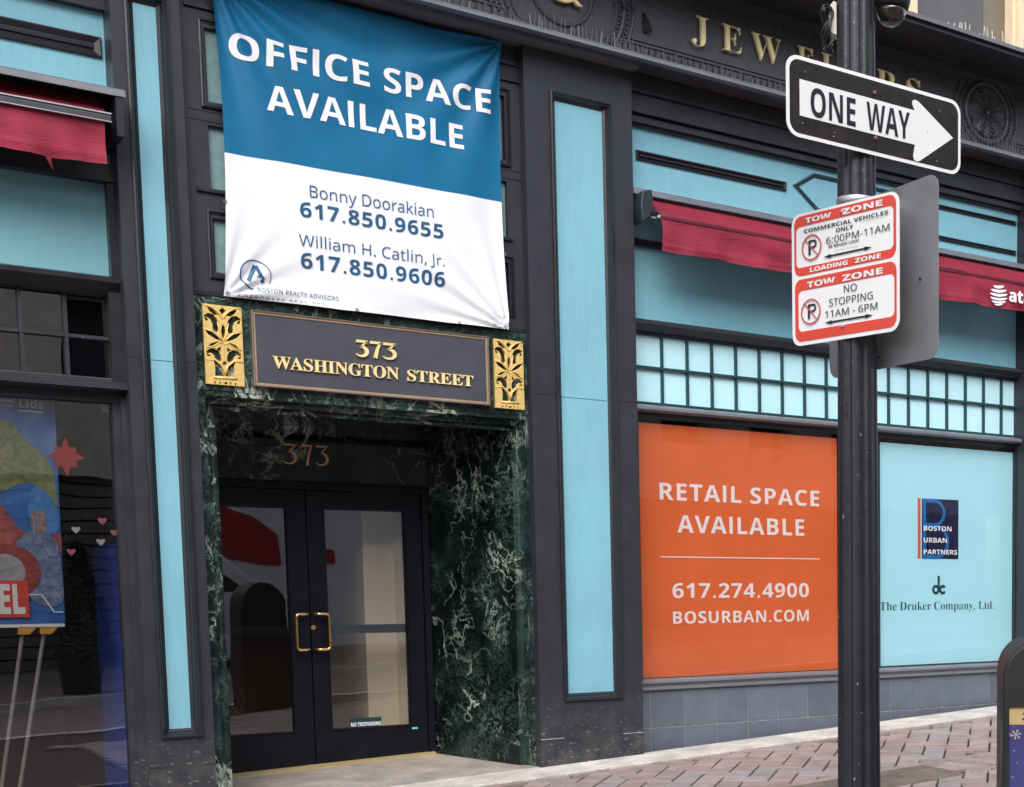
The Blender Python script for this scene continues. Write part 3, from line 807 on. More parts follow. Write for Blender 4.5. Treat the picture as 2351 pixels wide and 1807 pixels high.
m.build('rail_moulding', M['black_plain'], f1)
m = MB(); m.box(BX0, BX1, .17, .3, 4.20, 4.255); m.build('fascia_rail', M['black_plain'], B)
sign_fascia(BX0, BX1, 3.58, 4.20, .21, M['teal'])
tw = group_part('transom_window', B)
m = MB(); m.extrude_x([(.10, 3.572), (.10, 3.602), (.13, 3.612), (.21, 3.625), (.21, 3.52), (.15, 3.53)], BX0, BX1); m.box(BX0, BX1, .19, .3, 3.508, 3.535)
m.build('head', M['black'], tw)
m = MB(); m.box(BX0, BX1, .235, .28, 2.93, 3.53); m.build('pane', M['frost'], tw)
m = MB()
for k in range(18): xx = 1.316+.2413*k-.0; m.box(xx-.0085, xx+.0085, .205, .236, 2.945, 3.512)
m.box(BX0, BX1, .200, .2345, 3.227, 3.248); m.box(BX0, BX1, .21, .2345, 3.500, 3.512); m.box(BX0, BX1, .20, .2345, 2.934, 2.956)
m.build('glazing_bar', M['mullion'], tw)
m = MB(); m.extrude_x([(.11, 2.885), (.11, 2.905), (.15, 2.925), (.24, 2.940), (.24, 2.87), (.16, 2.87)], BX0, BX1); m.build('sill', M['grey_metal'], tw)
for k, (wx0, wx1) in enumerate(((1.06, 3.16), (3.59, 5.362))):
    sw = group_part('shop_window', B)
    m = MB(); wall_with_holes(m, BX0 if k == 0 else 3.376, 3.374 if k == 0 else BX1+.01, .655, 2.868, .19, .30, [(wx0+.01, wx1-.008, .665, 2.822)]); m.build('frame', M['black_plain'], sw)
    m = MB(); m.quad((wx0, .212, .66), (wx1, .212, .66), (wx1, .212, 2.83), (wx0, .212, 2.83)); m.build('glass_pane', M['glass'], sw)
    m = MB(); m.box(wx0, wx1, .9, .95, .5, 2.9); m.box(wx0, wx1, .30, .95, 2.87, 2.9); m.build('blank_backing', M['dark_room'], sw)
m = MB(); m.extrude_x([(.14, .622), (.14, .640), (.19, .660), (.30, .660), (.30, .56), (.165, .60), (.165, .622)], BX0, BX1); m.extrude_x([(.155, .566), (.155, .590), (.166, .598), (.30, .598), (.30, .56)], BX0, BX1)
m.build('window_sill', M['grey_metal'], B)
# tiles under the shop windows
m = MB(); tt = []
xs = [1.025, 1.136]
while xs[-1] < 5.2: xs.append(xs[-1]+.3235)
for a, b in zip([.955]+xs, xs+[5.37]):
    for z0, z1 in ((.246, .560), (-.10, .240)):
        if b-a < .02: continue
        o = len(m.v); m.box(a+.004, b-.004, .185+random.uniform(-.001, .001), .29, z0+.002, z1-.002)
        k = random.uniform(.9, 1.1); tt += [(.118*k, .138*k, .178*k, 1)]*8
m.tint = tt; tl = m.build('base_tile', M['tile'], B, bevel=.002)
m = MB(); m.box(.953, 5.37, .192, .3, -.3, .562); m.build('base_grout', M['grout'], B)

# ---- left shop bay
LX0, LX1 = -5.2, -2.700
m = MB(); m.box(LX0, LX1, .17, .5, 5.094, 5.6); m.box(LX0, LX1, .14, .17, 5.094, 5.15); m.build('left_entablature', M['black'], B)
f2 = sign_fascia(LX0, LX1, 4.135, 5.092, .20)
rail(-4.6, -2.725, 4.806, 4.934, .2, f2)
m = MB(); m.box(LX0, -2.652+.02, .12, .24, 4.025, 4.13); m.box(-2.745, LX1, .14, .24, 3.43, 4.024); m.build('fascia_rail', M['black_plain'], B)
sign_fascia(LX0, -2.746, 3.36, 4.024, .215, M['teal_shade'])
lt = group_part('transom_window', B)
m = MB(); m.extrude_x([(.08, 3.385), (.08, 3.415), (.12, 3.428), (.21, 3.436), (.21, 3.30), (.15, 3.31)], LX0, -2.690); m.box(-2.772, -2.695, .13, .35, 2.70, 3.38); m.build('head', M['black_plain'], lt)
m = MB()
for xx in (-3.257, -3.010, -3.504): m.box(xx-.011, xx+.011, .20, .235, 2.77, 3.31)
m.box(LX0, -2.75, .198, .234, 3.031, 3.053); m.build('glazing_bar', M['black'], lt)
m = MB(); m.box(LX0, -2.75, .236, .242, 2.76, 3.31); m.build('pane', M['glass_dark'], lt)
m = MB(); m.extrude_x([(.04, 2.705), (.04, 2.728), (.09, 2.738), (.09, 2.752), (.15, 2.762), (.15, 2.775), (.2, 2.79), (.25, 2.79), (.25, 2.69), (.1, 2.69)], LX0, -2.690); m.build('sill', M['black'], lt)
ls = group_part('shop_window', B)
m = MB(); m.box(LX0, -2.70, .16, .28, 2.63, 2.70); m.box(-2.775, -2.70, .17, .30, -.4, 2.63); m.box(-2.735, -2.70, .13, .17, -.4, 2.68); m.build('frame', M['black'], ls)
m = MB(); m.box(LX0, -2.77, .235, .241, -.4, 2.64); m.build('glass_pane', M['glass_door'], ls)
m = MB(); m.quad((LX0, 2.7, -.4), (-2.7, 2.7, -.4), (-2.7, 2.7, 3.4), (LX0, 2.7, 3.4)); m.quad((LX0, .3, 3.36), (-2.7, .3, 3.36), (-2.7, 2.7, 3.36), (LX0, 2.7, 3.36)); m.quad((-2.76, .3, -.1), (-2.76, 2.7, -.1), (-2.76, 2.7, 3.4), (-2.76, .3, 3.4)); m.quad((LX0, .3, -.1), (-2.7, .3, -.1), (-2.7, 2.7, -.1), (LX0, 2.7, -.1))
m.build('display_room', M['dark_room'], ls)
m = MB(); m.quad((-2.765, .31, -.1), (-2.765, 1.15, -.1), (-2.765, 1.15, 1.72), (-2.765, .31, 1.72)); m.build('navy_partition', M['navy'], ls)

# ================================================================== THINGS FIXED TO THE BUILDING
# ---- the big banner
BZ0, BZ1 = 3.372, 5.468
def bx_l(z): t = (z-BZ0)/(BZ1-BZ0); return -2.108+.045*math.sin(math.pi*min(max(t, 0), 1))**.8
def bx_r(z): t = (z-BZ0)/(BZ1-BZ0); return -.103-.034*math.sin(math.pi*min(max(t, 0), 1))**.8
def by(x, z):                                             # cloth depth: folds run out of the four corners
    d = 0
    for cx, cz, amp, k, rr, ph in ((-2.10, BZ1, .024, 17, 1.1, .4), (-.105, BZ1, .021, 15, .95, 1.1), (-.11, BZ0, .022, 19, .60, .2), (-2.11, BZ0, .018, 15, .42, 2.)):
        dx, dz = x-cx, z-cz; r = math.hypot(dx, dz)+1e-4; a = math.atan2(dz, dx)
        d += amp*math.sin(k*a+ph)*min(r/.12, 1)*math.exp(-(r/rr)**1.6)
    tz = (z-BZ0)/(BZ1-BZ0); tx = (x+2.1)/2.0
    d += .015*math.sin(tx*10+2.5*math.sin(tz*3))*max(0, tz-.35) + .010*math.sin(tx*27+tz*7)*max(0, tz-.4)
    d += .012*math.exp(-((z-BZ0)/.05)**2)*math.sin(tx*13)
    return .020+d-.02*math.sin(math.pi*tx)*math.sin(math.pi*min(max(tz, 0), 1))
bn = thing('vinyl_banner', (-1.1, .02, BZ0), 'large blue and white vinyl banner reading OFFICE SPACE AVAILABLE above the doorway', 'banner')
def cloth(z0, z1, nz, nx=110):
    m = MB(); vs = []
    for j in range(nz+1):
        for i in range(nx+1):
            z = z0+(z1-z0)*j/nz; t = i/nx; zz = z
            if z0 == BZ0 and j == 0: zz = z + .006*abs(math.sin(t*math.pi*2.6))
            if z1 == BZ1 and j == nz: zz = z - .035*math.sin(math.pi*t)
            x = bx_l(z)+(bx_r(z)-bx_l(z))*t; vs.append((x, by(x, zz), zz))
    m.add(vs, [(j*(nx+1)+i, j*(nx+1)+i+1, (j+1)*(nx+1)+i+1, (j+1)*(nx+1)+i) for j in range(nz) for i in range(nx)])
    return m
cloth(BZ0, 4.309, 60).build('white_half', M['banner_white'], bn, smooth=True, fix=False)
cloth(4.309, BZ1, 76).build('blue_half', M['banner_blue'], bn, smooth=True, fix=False)
BF = lambda u, z, d=0: (u, by(u, z)-.0048, z)
wi, nv_ = M['white_ink'], M['navy_ink']
line(bn, wi, 'headline_word', 'OFFICE', 'bold', -2.003, -1.096, 4.928, 5.098, BF, grid=.03); line(bn, wi, 'headline_word', 'SPACE', 'bold', -.992, -.210, 4.926, 5.096, BF, grid=.03)
line(bn, wi, 'headline_word', 'AVAILABLE', 'bold', -1.790, -.424, 4.632, 4.806, BF, grid=.03)
line(bn, nv_, 'contact_line', 'Bonny Doorakian', 'sans', -1.531, -.667, 4.107, 4.187, BF, offset=-.003, grid=.03); line(bn, nv_, 'contact_line', 'William H. Catlin, Jr.', 'sans', -1.614, -.593, 3.772, 3.849, BF, offset=-.003, grid=.03)
line(bn, nv_, 'phone_line', '617.850.9655', 'bold', -1.600, -.600, 3.968, 4.067, BF, spacing=1.06, grid=.03); line(bn, nv_, 'phone_line', '617.850.9606', 'bold', -1.606, -.597, 3.625, 3.728, BF, spacing=1.06, grid=.03)
line(bn, nv_, 'firm_line', 'BOSTON REALTY ADVISORS', 'sans', -1.891, -1.362, 3.429, 3.458, BF, grid=.03, spacing=1.1)
line(bn, nv_, 'firm_line', 'CORPORATE REAL ESTATE', 'sans', -2.020, -1.362, 3.371, 3.399, BF, grid=.03, spacing=1.25, cut=((-2.02, 3.377, 0), (.033, -1, 0)))
m = MB()
ra = arc(-1.902, 3.536, .098, .096, -30, 262, 40); stroke(m, ra, [.005+.006*i/40 for i in range(41)], lambda a, d, b: BF(a, b), 0, 0)
BS = lambda a, d, b: BF(a, b)
stroke(m, [(-1.951, 3.488), (-1.925, 3.545), (-1.903, 3.600)], [.024]*3, BS, 0, 0); stroke(m, [(-1.897, 3.600), (-1.875, 3.545), (-1.856, 3.490)], [.024]*3, BS, 0, 0)
stroke(m, [(-1.900, 3.524), (-1.870, 3.535), (-1.840, 3.516)], [.003, .020, .003], lambda a, d, b: (a, by(a, b)-.0058, b), 0, 0)
m.build('firm_logo', nv_, bn, fix=False)
for gx, gz in ((-2.085, BZ1-.03), (-.125, BZ1-.03), (-.13, BZ0+.02), (-2.085, BZ0+.02), (-1.237, BZ0+.012), (-.494, BZ0+.012), (-.125, 3.93), (-2.075, 3.99)):
    yy = by(gx, gz)-.006; m = MB()
    m.tube([(gx+.009*math.cos(R(a)), yy, gz+.009*math.sin(R(a))) for a in range(0, 361, 30)], .003, 5); m.build('grommet', M['grey_metal'], bn)

# ---- address board
ab = thing('address_board', (-1.1, .06, 2.795), 'dark address board with gold letters 373 WASHINGTON STREET over the entrance', 'address sign')
AX0, AX1, AZ0, AZ1, AY = -1.937, -.262, 2.796, 3.306, .040
m = MB(); m.box(AX0+.02, AX1-.02, AY, MY-.001, AZ0+.02, AZ1-.02); m.build('board', M['plaque'], ab)
m = MB(); m.frame(AX0, AX1, AZ0, AZ1, [(0, MY), (0, AY-.008), (.005, AY-.012), (.012, AY-.010), (.012, AY+.001)]); m.build('frame', M['bronze'], ab)
m = MB(); m.frame(AX0+.013, AX1-.013, AZ0+.013, AZ1-.013, [(0, AY+.001), (0, AY-.006), (.010, AY-.006), (.013, AY+.001)]); m.build('inner_frame', M['bronze_light'], ab)
m = MB(); AF = lambda u, z, d: (u, AY-.016+d, z)
gl_ = M['gold_letter']
line(ab, gl_, 'street_word', 'WASHINGTON', 'serif', -1.813, -.950, 2.928, 3.010, AF, depth=.014, spacing=.98); line(ab, gl_, 'street_word', 'STREET', 'serif', -.888, -.395, 2.926, 3.004, AF, depth=.014)
S3 = lambda a, d, b: (a, d, b)
m = MB(); flat3(m, -1.248, -1.165, 3.064, 3.178, S3, AY-.016, AY, 1.05); fig7(m, -1.150, -1.070, 3.064, 3.178, S3, AY-.016, AY, 1.05); flat3(m, -1.058, -.966, 3.064, 3.178, S3, AY-.016, AY, 1.05)
m.build('number', gl_, ab)

# ---- gilded grilles
def orn_pts(px): return [((x-(180+(y-350)*.032))/510., 1-(y-350-(x-180)*.085)/1082.) for x, y in px]
HL = [[(235, 378), (330, 430), (388, 492), (330, 494), (272, 450)],
      [(205, 515), (255, 488), (315, 505), (360, 560), (382, 630), (375, 690), (355, 722), (308, 695), (302, 620), (275, 562), (235, 540), (262, 566), (252, 590), (220, 575)],
      [(212, 700), (300, 718), (370, 778), (424, 852), (340, 822), (260, 772)],
      [(245, 925), (300, 880), (360, 866), (412, 876), (340, 908), (280, 938)],
      [(352, 968), (410, 930), (412, 992)],
      [(235, 1002), (270, 966), (330, 964), (382, 1000), (408, 1060), (412, 1112), (375, 1122), (328, 1082), (318, 1046), (285, 1022), (252, 1030), (288, 1048), (276, 1070), (240, 1052)],
      [(318, 1122), (370, 1152), (420, 1212), (448, 1290), (452, 1322), (338, 1318), (340, 1200)],
      [(320, 1404), (345, 1406), (345, 1440), (320, 1438)], [(388, 1410), (410, 1412), (410, 1446), (388, 1444)]]
HC = [[(440, 392), (490, 442), (437, 502), (390, 432)], [(447, 622), (474, 662), (482, 720), (470, 790), (452, 830), (428, 790), (416, 715), (424, 655)],
      [(450, 895), (462, 896), (464, 1100), (454, 1099)], [(428, 1160), (440, 1135), (464, 1125), (488, 1138), (498, 1165), (484, 1188), (460, 1194), (438, 1182)],
      [(305, 1352), (632, 1380), (632, 1392), (305, 1364)], [(452, 1414), (500, 1419), (500, 1452), (452, 1448)]]
holes = []
def grow(q, k):
    cu_, cv_ = sum(a for a, b in q)/len(q), sum(b for a, b in q)/len(q); return [(cu_+(a-cu_)*k, cv_+(b-cv_)*k) for a, b in q]
for h in HL:
    q = grow(orn_pts(h), 1.17); holes += [q, [(1-a, b) for a, b in q][::-1]]
for h in HC:
    q = orn_pts(h); q = [(.5+(a-.5)*1.0, b) for a, b in q]; holes.append(q)
def grille(x0, x1, z0, z1, label):
    g = thing('gilded_grille', ((x0+x1)/2, .05, z0), label, 'ornament', 'gilded grilles beside the address board')
    v, f = cutout([(0, 0), (x1-x0, 0), (x1-x0, z1-z0), (0, z1-z0)], [[(a*(x1-x0), b*(z1-z0)) for a, b in h] for h in holes], .022, .0015)
    m = MB(); m.add([(x0+a, .066-c, z0+b) for a, b, c in v], f); m.build('plate', M['gold'], g)
    m = MB(); w, h = x1-x0, z1-z0
    for s in (0, 1):
        T = lambda pts: [(x0+((1-a) if s else a)*w, z0+b*h) for a, b in orn_pts(pts)]
        for pts in ([(185, 355), (300, 395), (380, 460), (430, 545)], [(200, 690), (310, 730), (390, 800), (440, 870)], [(215, 940), (300, 930), (380, 885), (440, 880)], [(215, 1105), (330, 1110), (420, 1190), (460, 1310)], [(370, 600), (390, 680), (400, 760), (440, 860)]):
            m.tube([(a, .052, b) for a, b in T(pts)], .004, 6)
    m.box(x0+.045, x1-.045, .048, .06, z0+.040, z0+.050)
    m.build('raised_ribs', M['gold'], g, smooth=True)
grille(-2.232, -1.993, 2.790, 3.312, 'gilded leaf grille on the marble left of the address board')
grille(-.213, .018, 2.789, 3.300, 'gilded leaf grille on the marble right of the address board')

# ---- sticker on the right door
st = thing('notice_strip', (-.9, DY-.01, .305), 'small dark NO TRESPASSING strip at the foot of the right door glass', 'notice')
m = MB(); m.box(-1.022, -.776, DY+.0135, DY+.0165, .302, .384); m.build('strip', M['ink_teal'], st)
m = MB(); letters(m, 'NO TRESPASSING', 'bold', -1.018, -.782, .318, .348, lambda u, z, d: (u, DY+.011, z), offset=.01); m.build('lettering', M['white_ink'], st)
m = MB(); m.box(-.535, -.487, DY-.003, DY-.0005, .268, .283); tag(m.build('cyan_tag', M['zone_dot']), 'tiny cyan tag on the bottom rail of the right door', 'sticker')

# ---- awnings
def valance(x0, x1, ztop, zbot, y, mat, parent, name='valance', sag=0.0, ph=0.0, nx=220, nz=18):
    m = MB(); vs = []
    for j in range(nz+1):
        for i in range(nx+1):
            t = i/nx; v = j/nz; x = x0+(x1-x0)*t; z = ztop+(zbot-ztop)*v - sag*v*math.sin(math.pi*t)+.006*v*math.sin(x*9+ph)
            yy = y + .010*v*math.sin(x*11+ph+2*v)+.006*v*math.sin(x*27+3*ph)-.008*v
            yy -= .006*math.exp(-((v-.82)/.05)**2)
            yy += .016*math.sin(7*(t*3.1-v*.55)+ph)*math.sin(math.pi*v)*(.4+.6*math.sin(x*2.3+ph)**2) + .007*math.sin(31*(t*2.2-v*.12)+ph)*v
            vs.append((x, yy, z))
    m.add(vs, [(j*(nx+1)+i, j*(nx+1)+i+1, (j+1)*(nx+1)+i+1, (j+1)*(nx+1)+i) for j in range(nz) for i in range(nx)])
    return m.build(name, mat, parent, smooth=True, fix=False)
aw = thing('retractable_awning', (3.0, 0, 4.05), 'long rolled up red canvas awning with a white globe logo under a grey hood', 'awning', 'red awnings')
m = MB(); m.extrude_x([(.00, 4.560), (.00, 4.598), (.02, 4.612), (.198, 4.662), (.198, 4.640), (.03, 4.585), (.012, 4.560)], .965, 5.36); m.build('hood', M['grey_metal'], aw)
m = MB(); m.tube([(1.05, .085, 4.51), (5.34, .085, 4.51)], .048, 14); m.build('roller', M['off_white'], aw, smooth=True)
m = MB(); m.prism([(.985, 4.560), (1.075, 4.588), (1.085, 4.50), (1.065, 4.375), (.985, 4.315), (.970, 4.44)], -.10, .16); m.build('motor_housing', plain('blue_black_plastic', (.018, .024, .036, 1), .4), aw, bevel=.012)
m = MB(); m.tube([(1.06, -.02, 4.39), (1.10, -.12, 4.36), (1.06, -.22, 4.35)], .010, 8); m.box(1.07, 1.16, -.21, -.18, 4.345, 4.37); m.build('folding_arm', M['alu'], aw)
m = MB(); vs = []; nx = 60
for j in range(9):
    for i in range(nx+1):
        x = 1.11+(5.34-1.11)*i/nx; v = j/8; sagk = .5+.5*math.tanh((x-3.6)*2)
        vs.append((x, .05-.285*v, 4.555-.20*v-.02*math.sin(math.pi*v)-.014*sagk*v*math.sin(x*5+v*3)))
m.add(vs, [(j*(nx+1)+i, j*(nx+1)+i+1, (j+1)*(nx+1)+i+1, (j+1)*(nx+1)+i) for j in range(8) for i in range(nx)]); m.build('canvas', M['red'], aw, smooth=True, fix=False)
m = MB(); m.extrude_x([(-.262, 4.330), (-.262, 4.352), (-.24, 4.360), (-.225, 4.350), (-.225, 4.332)], 1.075, 5.34); m.build('front_bar', plain('maroon_bar', (.10, .006, .014, 1), .6), aw)
valance(1.066, 5.345, 4.334, 4.082, -.255, M['red'], aw, sag=.012)
m = MB()
LF = lambda u, z, d=0: (u, -.292, z)
cx, cz, rx, rz = 4.663, 4.191, .112, .100
for k, (a, t) in enumerate(((.80, .20), (.46, .20), (.10, .19), (-.27, .18), (-.60, .15), (-.86, .10))):
    hw = math.sqrt(max(0, 1-a*a)); pts = []; wd = []
    for i in range(13):
        q = -1+2*i/12; sh = .16*hw*(q*q-.6)*(-1)+.10*q
        zz = a - .16*math.cos(q*1.5)*hw + .08*q
        pts.append((cx+rx*hw*q, cz+rz*zz)); wd.append(rz*t*(.25+.75*math.sqrt(max(0, 1-q*q)))*1.35)
    stroke(m, pts, wd, lambda a, d, b: (a, -.292, b), 0, 0)
letters(m, 'at&t', 'bold', 4.797, 5.20, 4.150, 4.262, LF, offset=.012)
m.build('logo', M['white_ink'], aw)

al = thing('retractable_awning', (-3.6, 0, 4.0), 'short red canvas awning with a bare metal front bar above the left shop window', 'awning', 'red awnings')
m = MB(); m.extrude_x([(-.25, 4.462), (-.25, 4.500), (-.22, 4.515), (.198, 4.60), (.198, 4.575), (-.18, 4.49), (-.235, 4.462)], LX0, -2.690); m.build('hood', M['grey_metal'], al)
m = MB(); m.prism([(-2.745, 4.46), (-2.703, 4.46), (-2.703, 4.225), (-2.745, 4.225)], -.24, .10); m.build('end_bracket', M['black_plain'], al)
m = MB(); m.box(LX0, -2.70, .10, .19, 4.22, 4.58); m.build('back_box', M['black_plain'], al)
m = MB(); m.tube([(LX0, .02, 4.40), (-2.76, .02, 4.40)], .045, 12); m.build('roller', M['off_white'], al, smooth=True)
m = MB(); vs = []; nx = 40
for j in range(7):
    for i in range(nx+1):
        x = LX0+(-2.795-LX0)*i/nx; v = j/6; vs.append((x, .02-.235*v, 4.50-.155*v-.008*math.sin(x*7)*v))
m.add(vs, [(j*(nx+1)+i, j*(nx+1)+i+1, (j+1)*(nx+1)+i+1, (j+1)*(nx+1)+i) for j in range(6) for i in range(nx)]); m.build('canvas', M['red'], al, smooth=True, fix=False)
m = MB(); m.extrude_x([(-.262, 4.295), (-.262, 4.325), (-.255, 4.342), (-.235, 4.345), (-.22, 4.325), (-.22, 4.295)], LX0, -2.778); m.build('front_bar', M['dark_metal'], al, bevel=.003)
m = MB(); m.box(LX0, -2.776, -.266, -.24, 4.339, 4.347); m.box(LX0, -2.776, -.266, -.24, 4.292, 4.297); m.build('bar_edge', M['alu'], al)
valance(LX0, -2.812, 4.305, 4.035, -.235, M['red'], al, ph=1.3)
m = MB(); m.add([(-3.15, -.24, 4.045), (-3.11, -.24, 4.04), (-3.115, -.22, 3.985), (-3.095, -.20, 3.955)], [(0, 1, 2), (1, 3, 2)]); m.build('torn_flap', M['red'], al, fix=False)

# ---- posters behind the right shop windows
po = thing('window_poster', (2.1, .23, .66), 'orange RETAIL SPACE AVAILABLE poster filling the shop window left of the pole', 'poster', 'posters in the shop windows')
m = MB(); m.box(1.094, 3.130, .235, .255, .662, 2.787); m.build('sheet', M['orange'], po)
m = MB(); PF = lambda u, z, d=0: (u, .232, z)
pk = M['pink_ink']
line(po, pk, 'headline_word', 'RETAIL', 'bold', 1.281, 2.088, 2.160, 2.302, PF, spacing=1.06); line(po, pk, 'headline_word', 'SPACE', 'bold', 2.183, 2.928, 2.160, 2.300, PF, spacing=1.06)
line(po, pk, 'headline_word', 'AVAILABLE', 'bold', 1.446, 2.757, 1.890, 2.036, PF, spacing=1.06)
line(po, pk, 'phone_line', '617.274.4900', 'bold', 1.388, 2.803, 1.335, 1.461, PF, spacing=1.04); line(po, pk, 'web_line', 'BOSURBAN.COM', 'bold', 1.389, 2.800, 1.116, 1.220, PF, spacing=1.04)
m = MB(); m.box(1.280, 2.926, .2315, .2325, 1.678, 1.687); m.build('divider', pk, po)
pt = thing('window_poster', (4.5, .23, .7), 'pale turquoise leasing poster with a navy square logo in the window right of the pole', 'poster', 'posters in the shop windows')
m = MB(); m.box(3.612, 5.36, .235, .255, .672, 2.785); m.build('sheet', M['poster_teal'], pt)
m = MB(); m.box(4.150, 4.618, .231, .2345, 1.702, 2.280); m.build('logo_square', plain('deep_navy_print', (.010, .012, .045, 1), .3, coat=.3), pt)
m = MB(); m.box(4.097, 4.131, .231, .2345, 1.702, 2.280); m.build('logo_stripe', M['sign_red'], pt)
m = MB()
stroke(m, [(4.180, 2.275), (4.180, 1.708)], [.035]*2, F0, .2295, .231); stroke(m, [(4.18, 2.262)]+arc(4.30, 2.145, .130, .117, 90, -90)+[(4.18, 2.03)], [.034]*17, F0, .2290, .2305); stroke(m, [(4.18, 2.012)]+arc(4.33, 1.865, .145, .147, 90, -90)+[(4.18, 1.722)], [.034]*17, F0, .2285, .230)
m.build('logo_initial', plain('mid_blue_print', (.012, .14, .42, 1), .3), pt)
TF = lambda u, z, d=0: (u, .2275, z)
line(pt, wi, 'logo_word', 'BOSTON', 'bold', 4.168, 4.524, 1.972, 2.018, TF); line(pt, wi, 'logo_word', 'URBAN', 'bold', 4.168, 4.464, 1.858, 1.904, TF); line(pt, wi, 'logo_word', 'PARTNERS', 'bold', 4.168, 4.598, 1.745, 1.790, TF)
line(pt, M['ink_teal'], 'company_line', 'The Druker Company, Ltd.', 'serif', 3.630, 5.103, 1.203, 1.284, lambda u, z, d: (u, .232, z), offset=-.008)
m = MB(); stroke(m, arc(4.327, 1.400, .034, .034, 0, 360, 20), [.026]*21, F0, .231, .2335); stroke(m, arc(4.415, 1.400, .034, .034, 35, 325, 18), [.026]*19, F0, .2305, .233); stroke(m, [(4.362, 1.535), (4.362, 1.42)], [.026]*2, F0, .230, .2325)
m.build('company_mark', M['ink_teal'], pt)

# ---- things in the left display window
DWY = .29
dp = thing('display_poster', (-3.5, DWY, 1.17), 'tall blue film style poster with green and red shapes standing in the left window', 'poster')
def xp(z, q=1.0): return -3.083-.012*(2.68-z)/1.5
m = MB(); m.prism([(-3.95, 1.175), (xp(1.175), 1.175), (xp(2.675), 2.675), (-3.95, 2.675)], DWY, DWY+.008)
def poster_mat():
    n = Nodes('blue_film_print'); f = n.noise(2.4, 5, .6, dist=.8)
    n.set(color=n.ramp(f, [(.25, (.02, .07, .24)), (.5, (.05, .19, .55)), (.7, (.22, .42, .72)), (.85, (.06, .32, .80))]), rough=.35, coat=.3); return n.m
m.build('sheet', poster_mat(), dp)
def mottled(name, stops, scale=6):
    n = Nodes(name); f = n.noise(scale, 8, .7, None, 1.6); g = n.noise(scale*4, 5, .7, None, 1.0)
    c = n.ramp(f, [(.26+.5*i/(len(stops)-1), c_) for i, c_ in enumerate(stops)])
    n.set(color=n.mix(.35, c, n.ramp(g, [(.3, stops[0]), (.7, stops[-1])]), 'MIX'), rough=.4, coat=.3); return n.m
def shape(nm, P, d, stops, scale=6):
    m = MB(); m.prism(soft(P), DWY-d, DWY-d+.0015); m.build(nm, mottled(nm.replace('shape', 'print'), stops, scale), dp)
shape('green_shape', [(-3.95, 2.26), (-3.60, 2.36), (-3.42, 2.46), (-3.33, 2.50), (-3.27, 2.38), (-3.17, 2.30), (-3.112, 2.18), (-3.098, 2.02), (-3.10, 1.92), (-3.15, 1.91), (-3.18, 2.03), (-3.24, 2.12), (-3.36, 2.06), (-3.48, 1.98), (-3.95, 2.0)], .003, [(.02, .035, .015), (.16, .20, .07), (.36, .38, .17), (.60, .62, .36)], 8)
shape('red_shape', [(-3.95, 2.0), (-3.46, 2.02), (-3.37, 1.90), (-3.33, 1.80), (-3.22, 1.77), (-3.09, 1.80), (-3.088, 1.66), (-3.16, 1.60), (-3.24, 1.42), (-3.30, 1.36), (-3.95, 1.36)], .005, [(.05, .02, .03), (.34, .04, .045), (.62, .09, .08), (.62, .40, .30)], 7)
shape('blue_shape', [(-3.235, 2.10), (-3.15, 2.04), (-3.10, 1.92), (-3.10, 1.78), (-3.20, 1.76), (-3.28, 1.88)], .007, [(.02, .08, .30), (.05, .28, .75), (.30, .60, .92)], 5)
shape('skin_shape', [(-3.255, 1.91), (-3.212, 1.93), (-3.168, 1.91), (-3.165, 1.83), (-3.19, 1.77), (-3.235, 1.77), (-3.258, 1.83)], .011, [(.02, .03, .07), (.10, .12, .22), (.50, .34, .26), (.78, .62, .52)], 16)
shape('coat_shape', [(-3.37, 1.70), (-3.28, 1.78), (-3.235, 1.80), (-3.185, 1.80), (-3.14, 1.76), (-3.105, 1.70), (-3.10, 1.50), (-3.09, 1.34), (-3.16, 1.30), (-3.29, 1.34), (-3.33, 1.55)], .009, [(.01, .02, .06), (.04, .09, .26), (.18, .30, .55), (.66, .70, .78)], 12)
m = MB(); m.prism([(-3.40+.185*math.cos(R(a)), 1.53+.175*math.sin(R(a))) for a in range(360, 0, -12)], DWY-.0128, DWY-.0115); m.build('round_shape', mottled('dull_red_print', [(.10, .02, .025), (.36, .05, .05), (.52, .14, .12)], 7), dp)
m = MB(); m.prism([(-3.42+.120*math.cos(R(a)), 1.53+.115*math.sin(R(a))) for a in range(360, 0, -12)], DWY-.0142, DWY-.0130); m.build('inner_round_shape', mottled('dull_silver_print', [(.12, .12, .14), (.40, .41, .44), (.70, .71, .73)], 5), dp)
m = MB(); m.box(-3.95, -3.293, DWY-.0165, DWY-.0145, 1.240, 1.475); m.build('red_block', M['sign_red'], dp)
m = MB(); PL = lambda u, z, d=0: (u, DWY-.018, z)
line(dp, wi, 'title_letters', 'EL', 'bold', -3.455, -3.315, 1.268, 1.448, PL, offset=.015); line(dp, wi, 'shop_word', 'Lids', 'bold', -3.282, -3.148, 2.572, 2.622, PL, offset=.01)
m.box(-3.284, -3.150, DWY-.012, DWY-.009, 2.545, 2.556); m.box(-3.42, -3.31, DWY-.012, DWY-.009, 2.60, 2.612); m.box(-3.42, -3.31, DWY-.012, DWY-.009, 2.572, 2.582)
stroke(m, [(-3.29, 1.385), (-3.22, 1.385), (-3.155, 1.272), (-3.105, 1.272)], [.009]*4, F0, DWY-.016, DWY-.0135)
m.build('white_line', wi, dp)
m = MB(); m.box(-3.95, -3.100, DWY-.011, DWY-.001, 1.176, 1.196); m.build('bottom_strip', wi, dp)
ea = thing('display_easel', (-3.35, DWY+.1, -.1), 'thin metal easel with amber clips under the blue poster', 'easel')
m = MB()
for a, b in (((-3.33, 1.15), (-3.52, .0)), ((-3.21, 1.15), (-3.42, .0))): m.tube([(a[0], DWY+.03, a[1]), (b[0], DWY+.06, b[1])], .012, 8)
